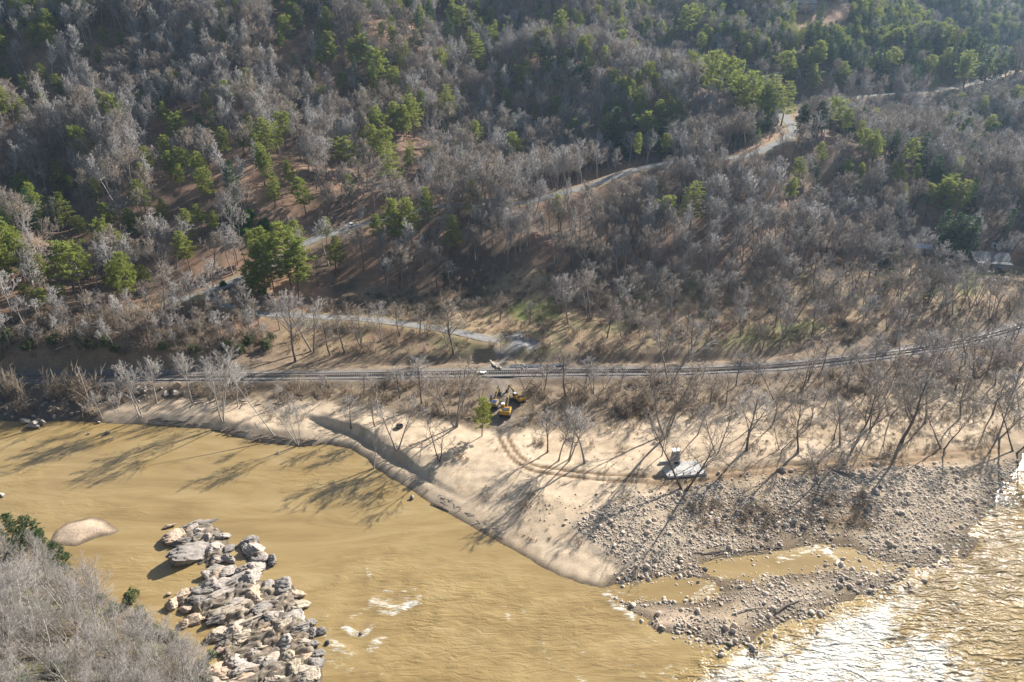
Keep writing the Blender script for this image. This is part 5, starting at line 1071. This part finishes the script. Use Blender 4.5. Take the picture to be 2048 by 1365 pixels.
for a, b in pathpts([(330, 800), (420, 800), (470, 812), (560, 800), (640, 790)], 26): log(a + random.uniform(-20, 20), b + random.uniform(-8, 8), random.uniform(1.5, 4), random.uniform(.07, .15), random.uniform(0, 3.1), 'broken branch scattered on the slope below the railway', 'broken branches below the railway', 'log')
log(1575, 1215, 6, .28, .5, 'root plate of a washed up tree among the cobbles'); log(1500, 1222, 7, .14, .25, 'thin pale trunk washed up on the lower cobbles', None, 'log_pale')
log(1690, 950, 5, .3, -.6, 'dark trunk lying at the upper edge of the cobbles'); log(235, 665, 11, .16, -.9, 'pale dead trunk fallen down the railway bank', None, 'log_pale', .2); log(145, 690, 9, .14, .7, 'dead trunk fallen across the west railway bank', None, 'log_pale', .1)
log(880, 1015, 5, .12, -.6, 'long grey stick at the scarp end'); log(1330, 1015, 5, .12, -.7, 'thin trunk lying across the cobbles below the slab', None, 'log')
P0 = hit(549, 872); P1 = P0 + np.array([-11, 6, 13.]); o = MB().tube((0, 0, 0), tuple((P1 - P0) * .5), .16, .11, 7).tube(tuple((P1 - P0) * .5), tuple(P1 - P0 + np.array([.6, 0, -.8])), .11, .05, 6).tube(tuple((P1 - P0) * .6), tuple((P1 - P0) * .8 + np.array([1.5, 0, 1.2])), .06, .02, 5).build('leaning_dead_tree', M['trunk_pale']); o.location = P0; tag(o, 'pale dead tree leaning over the driftwood bank', 'tree')
for k, (a, b, t, l_) in enumerate([(937, 738, 717, 'short grey post beside the railway track'), (1002, 708, 673, 'thin utility pole at the edge of the gravel lot'), (925, 771, 748, 'thin post south of the railway')]):
    P = hit(a, b); H = tree_h(P, t); e = empty('pole', (P[0], P[1], P[2])); tag(e, l_, 'pole'); MB().tube((0, 0, -.3), (0, 0, H), .11, .09, 8).build('shaft', M['timber'], e); MB().box((0, 0, H), (.3, .3, .12)).build('cap', M['steel_dark'], e)

# ------------------------------------------------------------------ railway
rl = RAIL[(RAIL[:, 0] > -230) & (RAIL[:, 0] < 330)]; rl = smooth_line(rl[::2], 1.2); rl[:, 2] = 5.0
ribbon('railway_ballast', rl[::3], 2.5, M['ballast'], .2)
tt_ = np.gradient(rl[:, :2], axis=0); tt_ /= np.linalg.norm(tt_, axis=1)[:, None]; nn_ = np.c_[-tt_[:, 1], tt_[:, 0]]
rt = tag(empty('railway_track', (0, 180, 5.0)), 'single railway track with steel rails crossing behind the sand bar', 'railway')
for s in (-.75, .75):
    prof = [(-.04, 0), (-.04, .16), (.04, .16), (.04, 0)]
    V = np.stack([np.c_[rl[:, :2] + nn_ * (s + a), rl[:, 2] + .36 + b] for a, b in prof], 1) - np.array([0, 180, 5.0]); I = np.arange(len(rl) * 4).reshape(-1, 4)
    q = np.concatenate([np.stack([I[:-1, i], I[1:, i], I[1:, (i + 1) % 4], I[:-1, (i + 1) % 4]], -1) for i in range(4)])
    link('rail', mk_mesh('rail', V, quads=q), rt, M['rail_steel'])
dist = np.r_[0, np.cumsum(np.linalg.norm(np.diff(rl[:, :2], axis=0), axis=1))]; ss = np.arange(0, dist[-1], .62)
bx0 = np.array([(sx, sy, sz) for sz in (0, .16) for sx, sy in ((-.12, -1.3), (.12, -1.3), (.12, 1.3), (-.12, 1.3))]); bq = np.array([(0, 1, 2, 3), (4, 7, 6, 5), (0, 4, 5, 1), (1, 5, 6, 2), (2, 6, 7, 3), (3, 7, 4, 0)])
c_ = np.c_[np.interp(ss, dist, rl[:, 0]), np.interp(ss, dist, rl[:, 1])]; t_ = np.c_[np.interp(ss, dist, tt_[:, 0]), np.interp(ss, dist, tt_[:, 1])]
V = np.stack([np.c_[c_ + t_ * b[0] + np.c_[-t_[:, 1], t_[:, 0]] * b[1], np.full(len(ss), .2 + b[2])] for b in bx0], 1) - np.array([0, 180, 0]); q = (np.arange(len(ss))[:, None, None] * 8 + bq[None]).reshape(-1, 4)
tag(link('sleepers', mk_mesh('sleepers', V, quads=q), rt, M['sleeper']), kind='stuff')
P = hit(962, 749); o = MB().box((0, 0, .05), (2.2, 1.0, .35), (0, .1, 0)).box((1.0, .3, .0), (1.2, .8, .2), (0, 0, .4)).build('white_sheet', M['sheet']); o.location = (P[0], P[1], 5.62); tag(o, 'white crumpled panel lying on the rails at the crossing', 'panel')
# timbers of the crossing: dark planks up the lane
for k, (a, b) in enumerate([(985, 728), (991, 731), (998, 733)]):
    P = hit(a, b); o = MB().box((0, 0, .12), (.5, 5.5, .24)).build('crossing_timber', M['timber']); o.location = (P[0], P[1], gz(P[0], P[1]) + .02); o.rotation_euler = (-.12, 0, .28); tag(o, 'pale plank laid side by side on the lane at the railway crossing', 'plank', 'planks at the railway crossing')
# creek beside the crossing
CR = smooth_line([hit(a, b) + np.array([0, 0, .25]) for a, b in [(1020, 734), (1050, 733), (1085, 735), (1115, 733), (1140, 731)]], 2)
ribbon('creek', CR, 1.0, simple('creek_water', (.09, .10, .11), .15, .7, 2.0, bumpd=.2, spec=.6), .05, zfun=lambda x, y: np.full(len(x), CR[:, 2].min() + .3))
for k in range(26):
    a = random.uniform(1040, 1130); b = random.uniform(730, 740); P = hit(a, b); r_ = random.uniform(.25, .6); rock('creek_stone', SMALL[k % 5], M['rock_grey'], (P[0], P[1], P[2] + .2), (r_, r_ * .8, r_ * .6), (0, 0, k), 'pale broken stone in the small creek by the railway crossing', 'stones in the small creek', 'stone')

# ------------------------------------------------------------------ machines
def excavator(px, py, heading, boom_up, label, paint, s=1.0, swing=0.0, cover=None):
    P = hit(px, py); e = tag(empty('excavator', (P[0], P[1], gz(P[0], P[1])), heading), label, 'excavator'); e.scale = (s, s, s)
    for sd_ in (-1, 1):
        tr = MB().prism([(-2.0, .35), (-1.7, .05), (1.7, .05), (2.0, .35), (2.0, .65), (1.7, .92), (-1.7, .92), (-2.0, .65)], sd_ * 1.2 - .3, sd_ * 1.2 + .3).build('track', M['machine_grey'], e)
        for x in (-1.5, -.5, .5, 1.5): MB().tube((x, sd_ * 1.2 - .33, .45), (x, sd_ * 1.2 + .33, .45), .3, n=10).build('roller', M['steel_dark'], tr)
    MB().box((0, 0, .7), (2.2, 1.8, .5)).tube((0, 0, .9), (0, 0, 1.15), .75, n=14).build('undercarriage', M['steel_dark'], e)
    bd = MB().box((-.55, 0, 1.55), (3.0, 2.75, .85), taper=(.97, .96)).build('body', paint, e, .05)
    MB().prism([(-2.5, 1.15), (-2.05, 1.1), (-2.0, 2.15), (-2.3, 2.2), (-2.6, 1.9)], -1.35, 1.35).build('counterweight', paint, e, .05)
    MB().box((-1.1, -.2, 2.1), (1.5, 1.9, .3)).tube((-1.5, -.6, 2.2), (-1.5, -.6, 2.6), .09).build('engine_cover', M['machine_grey'] if cover is None else cover, e, .03)
    cb = MB().prism([(.05, 1.3), (1.45, 1.3), (1.55, 2.0), (1.2, 2.9), (.05, 2.9)], .42, 1.36).build('cab', paint, e, .03)
    MB().box((.75, 1.37, 2.25), (1.05, .03, .9)).build('side_window', M['glass'], cb); MB().prism([(1.58, 2.0), (1.24, 2.82), (1.26, 2.84), (1.61, 2.0)], .52, 1.26).build('windscreen', M['glass'], cb); MB().box((.62, .89, 2.92), (1.1, .9, .05)).build('roof', M['white_paint'] if cover is None else cover, cb)
    z1 = 4.6 * boom_up
    bo_ = MB().prism([(.6, 1.5), (.6, 2.0), (2.6, 2.0 + z1 * .75), (5.2, 1.9 + z1), (5.3, 1.65 + z1), (2.9, 1.4 + z1 * .7), (1.1, 1.35)], -.3, .3).build('boom', M['arm_pale'], e, .02)
    MB().tube((1.2, .38, 1.4), (2.9, .38, 1.5 + z1 * .7), .09).tube((1.2, -.38, 1.4), (2.9, -.38, 1.5 + z1 * .7), .09).build('boom_cylinder', M['steel_dark'], bo_)
    ar = MB().prism([(4.8, 2.2 + z1), (5.4, 2.0 + z1), (6.4, .9 + z1 * .25), (6.1, .8 + z1 * .25)], -.22, .22).build('arm', M['arm_pale'], e, .02)
    MB().tube((3.6, 0, 2.5 + z1 * .9), (4.85, 0, 2.3 + z1), .09).build('arm_cylinder', M['steel_dark'], ar)
    MB().prism([(6.0, .95 + z1 * .25), (6.5, 1.0 + z1 * .25), (6.75, .4 + z1 * .2), (6.2, .05 + z1 * .1), (5.6, .1 + z1 * .1), (5.75, .35 + z1 * .15)], -.55, .55).build('bucket', M['steel_dark'], e)
    return e
excavator(1012, 829, R(82), .5, 'big yellow excavator with its rear to the river and boom raised', M['yellow'])
excavator(1037, 802, R(125), .35, 'smaller yellow excavator parked behind on the dirt lane', M['yellow'], .85)
excavator(988, 812, R(75), .45, 'excavator with dark blue covers beside the lone pine', M['arm_pale'], .9, cover=M['blue_tarp'])
# white pickup on the upper road
k_ = np.argmin([abs(project(p)[0] - 703) for p in ROAD[:len(ROAD) // 2]]); tv = ROAD[k_ + 1] - ROAD[k_ - 1]
e = tag(empty('pickup_truck', (ROAD[k_][0], ROAD[k_][1], ROAD[k_][2] + .16), math.atan2(-tv[1], -tv[0])), 'white pickup truck driving along the upper hillside road', 'truck')
bd = MB().prism([(-2.7, .5), (2.7, .5), (2.75, .85), (2.6, 1.1), (1.2, 1.18), (-2.7, 1.15)], -.95, .95).build('body', M['white_paint'], e, .04)
MB().box((-1.75, 0, 1.17), (1.75, 1.6, .06)).build('bed', M['machine_grey'], bd); cb = MB().prism([(1.25, 1.16), (.65, 1.82), (-.6, 1.85), (-.85, 1.16)], -.86, .86).build('cab', M['white_paint'], e, .03)
MB().prism([(1.28, 1.2), (.72, 1.78), (.75, 1.82), (1.32, 1.22)], -.75, .75).build('windscreen', M['glass'], cb)
for s in (-1, 1): MB().prism([(1.0, 1.22), (.6, 1.74), (-.55, 1.76), (-.75, 1.22)], s * .875 - .01, s * .875 + .01).build('side_window', M['glass'], cb)
for x in (-1.75, 1.75):
    for s in (-1, 1):
        w_ = MB().tube((x, s * .75, .38), (x, s * .99, .38), .38, n=14).build('wheel', M['rubber'], e); MB().tube((x, s * .97, .38), (x, s * 1.0, .38), .22, n=10).build('rim', M['metal_white'], w_)
for s in (-1, 1): MB().box((2.72, s * .7, .92), (.06, .35, .16)).build('headlight', M['trim'], e)

# ------------------------------------------------------------------ slab with chimney, steps, fire ring
A, B_, C_, D_ = [hit(a, b) for a, b in ((1330, 950), (1412, 947), (1392, 921), (1318, 936))]
ctr = hit(1366, 938); zb = gz(ctr[0], ctr[1]) + .12
e = tag(empty('picnic_shelter_ruin', (ctr[0], ctr[1], zb - .3), R(8)), 'pale concrete slab of a ruined shelter with a stone chimney', 'ruin')
MB().box((0, 0, .05), (9.6, 5.6, .5)).build('slab', M['concrete'], e, .04)
ch = MB().box((-1.2, 2.3, 1.3), (2.3, 1.5, 1.9), taper=(.8, .85)).box((-1.2, 2.35, 3.0), (1.7, 1.15, 1.7), taper=(.92, .92)).build('chimney', M['stone_wall'], e, .06)
MB().box((-1.2, 2.35, 3.95), (1.95, 1.4, .22)).build('chimney_cap', M['sheet'], ch); MB().box((-1.1, 1.52, .98), (.9, .2, .75)).build('hearth', M['soot'], ch); MB().box((-1.2, 1.45, 1.48), (1.7, .35, .14)).build('mantel', M['concrete'], ch)
MB().box((-3.6, 2.55, .7), (2.6, .45, .6)).build('low_wall', M['concrete'], e, .03)
for k in range(6): MB().box((-4.3 + k * 1.7, -2.55, .65), (.22, .22, .5)).build('post_stub', M['sleeper'], e)
P = hit(1048, 848); e = tag(empty('wooden_steps', (P[0], P[1], gz(P[0], P[1])), R(70)), 'broken pale wooden steps with handrails beside the excavator lane', 'steps')
for s in (-.7, .7): MB().box((0, s, .8), (3.2, .12, .16), (0, -.45, 0)).tube((-1.3, s, 0), (-1.3, s, 1.4), .07).tube((1.2, s, .9), (1.2, s, 2.4), .07).build('handrail', M['log_pale'], e)
for k in range(6): MB().box((-1.3 + k * .5, 0, .15 + k * .22), (.35, 1.4, .07)).build('step', M['timber'], e)
P = hit(799, 855); e = tag(empty('fire_ring', (P[0], P[1], gz(P[0], P[1]))), 'round dark fire ring on the open pale sand', 'fire ring')
bm_ = MB()
for k in range(20):
    a0, a1 = k * math.pi / 10, (k + 1) * math.pi / 10; bm_.box((math.cos((a0 + a1) / 2) * .9, math.sin((a0 + a1) / 2) * .9, .3), (.12, .3, .62), (0, 0, (a0 + a1) / 2))
bm_.build('rim', M['steel_dark'], e); MB().tube((0, 0, .0), (0, 0, .12), .85, n=16).build('ash', M['soot'], e)

# ------------------------------------------------------------------ buildings
def gable(name, px, py, L, Wd, hw, rise, rz, label, wall, roof, windows=True, porch=False, storeys=1):
    P = hit(px, py); e = tag(empty(name, (P[0], P[1], gz(P[0], P[1]) - .2), rz), label, 'building')
    wl = MB().prism([(-Wd / 2, 0), (Wd / 2, 0), (Wd / 2, hw), (0, hw + rise), (-Wd / 2, hw)], -L / 2, L / 2, 'x').build('wall', wall, e)
    ov = .5; sl = rise / (Wd / 2)
    for s in (-1, 1):
        MB().prism([(0, hw + rise + .05), (s * (Wd / 2 + ov), hw - sl * ov + .05), (s * (Wd / 2 + ov), hw - sl * ov + .2), (0, hw + rise + .2)], -L / 2 - ov, L / 2 + ov, 'x').build('roof', roof, e)
    for st in range(storeys):
        z = 1.6 + st * 2.8; k = max(2, int(L / 3.2))
        for i in range(k):
            x = -L / 2 + (i + .5) * L / k
            if st == 0 and i == k // 2:
                d = MB().box((x, -Wd / 2 - .03, 1.25), (1.0, .08, 2.1)).build('door', M['red_brown'], e); MB().box((x + .35, -Wd / 2 - .09, 1.2), (.08, .06, .08)).build('handle', M['steel_dark'], d)
            else:
                w = MB().box((x, -Wd / 2 - .03, z), (1.2, .08, 1.3)).build('window', M['trim'], e); MB().box((x, -Wd / 2 - .05, z), (1.0, .08, 1.1)).build('pane', M['glass'], w)
        for s in (-1, 1):
            w = MB().box((s * (L / 2 + .03), 0, z), (.08, 1.2, 1.3)).build('window', M['trim'], e); MB().box((s * (L / 2 + .05), 0, z), (.08, 1.0, 1.1)).build('pane', M['glass'], w)
    if porch:
        MB().box((0, -Wd / 2 - 1.6, 2.7), (L, 3.4, .12), (.10, 0, 0)).build('porch_roof', roof, e)
        for i in range(5): MB().tube((-L / 2 + .2 + i * (L - .4) / 4, -Wd / 2 - 3.0, 0), (-L / 2 + .2 + i * (L - .4) / 4, -Wd / 2 - 3.0, 2.5), .09).build('porch_post', M['timber'], e)
    return e
gable('house', 1972, 528, 12.5, 9.5, 3.0, 2.0, R(-14), 'long grey house with a low gable roof on the eastern flat', M['siding_grey'], M['roof_grey'], porch=True)
gable('shed', 1835, 503, 8.0, 6.0, 2.6, .8, R(-20), 'shed with a blue metal roof among dark evergreens', M['siding_grey'], M['metal_blue'])
gable('trailer', 2004, 497, 8.5, 3.2, 2.5, .4, R(16), 'white trailer parked uphill of the long grey house', M['metal_white'], M['metal_white'])
hh = gable('hilltop_house', 1604, 24, 15, 10, 5.6, 3.2, R(-6), 'dark blue two storey house on the far hilltop clearing', M['siding_blue'], M['roof_grey'], storeys=2)
MB().box((0, -6.3, 2.9), (15.5, 2.6, .16)).build('deck', M['timber'], hh)
for k in range(5): MB().tube((-7 + k * 3.5, -7.4, -.5), (-7 + k * 3.5, -7.4, 3.9), .09).build('deck_post', M['timber'], hh)
MB().box((0, -7.5, 3.85), (15.5, .08, .1)).build('deck_rail', M['trim'], hh); MB().box((3.5, 1, 9.0), (.9, .9, 1.8)).build('chimney', M['stone_wall'], hh)
for k, (a, b, s, m_) in enumerate([(1985, 562, 2.6, 'metal_white'), (1998, 560, 2.2, 'metal_blue'), (2006, 566, 2.4, 'metal_white'), (2012, 558, 2.0, 'sheet'), (1992, 568, 1.8, 'sheet'), (2018, 563, 1.6, 'metal_white')]):
    P = hit(a, b); o = MB().box((0, 0, .35), (s, s * .6, .1), (.25, .15, 0)).box((.3, .2, .7), (s * .6, s * .5, .08), (-.4, .3, .5)).box((-.2, 0, .15), (s * .7, s * .4, .25), (0, 0, .8)).build('scrap_metal', M[m_]); o.location = (P[0], P[1], gz(P[0], P[1]) + .05); o.rotation_euler = (0, 0, k * 1.1); tag(o, 'crumpled shiny sheet of scrap in the pile below the long grey house', 'scrap', 'scrap pile below the grey house')
P = hit(1990, 505); 
for k, (a, b, l_, m_) in enumerate([(2014, 504, 'dark parked car in the yard of the long grey house', 'siding_blue'), (1905, 497, 'pale parked car near the dark evergreen clump', 'metal_white')]):
    P = hit(a, b); e = tag(empty('parked_car', (P[0], P[1], gz(P[0], P[1])), .3 + k), l_, 'car')
    MB().prism([(-2.2, .35), (2.2, .35), (2.25, .7), (1.2, .9), (-2.2, .95)], -.85, .85).build('body', M[m_], e, .04); MB().prism([(1.0, .9), (.4, 1.4), (-1.2, 1.42), (-1.8, .94)], -.76, .76).build('cabin', M['glass'], e, .03); MB().box((-.4, 0, 1.43), (1.5, 1.4, .05)).build('roof', M[m_], e)
    for x in (-1.35, 1.35):
        for s in (-1, 1): MB().tube((x, s * .68, .32), (x, s * .88, .32), .32, n=12).build('wheel', M['rubber'], e)
# the pale tree whose bark shines among the dark slope
P = hit(1453, 545); put_tree('white_barked_tree', PALE[1], P, tree_h(P, 478), 19, None, 'white barked bare tree shining against the dark slope', 'tree', None, .8)

# ------------------------------------------------------------------ haze
zt = float(ZZ.max()) + 26.0
hz = MB().box((0, 800, (zt - 4) / 2), (3300, 2500, zt + 4)).build('haze', None); hz.data.materials.clear()
m = bpy.data.materials.new('haze'); m.use_nodes = True; nt = m.node_tree; nt.nodes.clear(); out = nt.nodes.new('ShaderNodeOutputMaterial'); pv = nt.nodes.new('ShaderNodeVolumePrincipled')
pv.inputs['Color'].default_value = (.52, .74, 1.0, 1); pv.inputs['Density'].default_value = .0001; pv.inputs['Anisotropy'].default_value = .3
nt.links.new(pv.outputs[0], out.inputs['Volume']); hz.data.materials.append(m); tag(hz, 'thin blue haze filling the valley air', None, None, 'stuff')
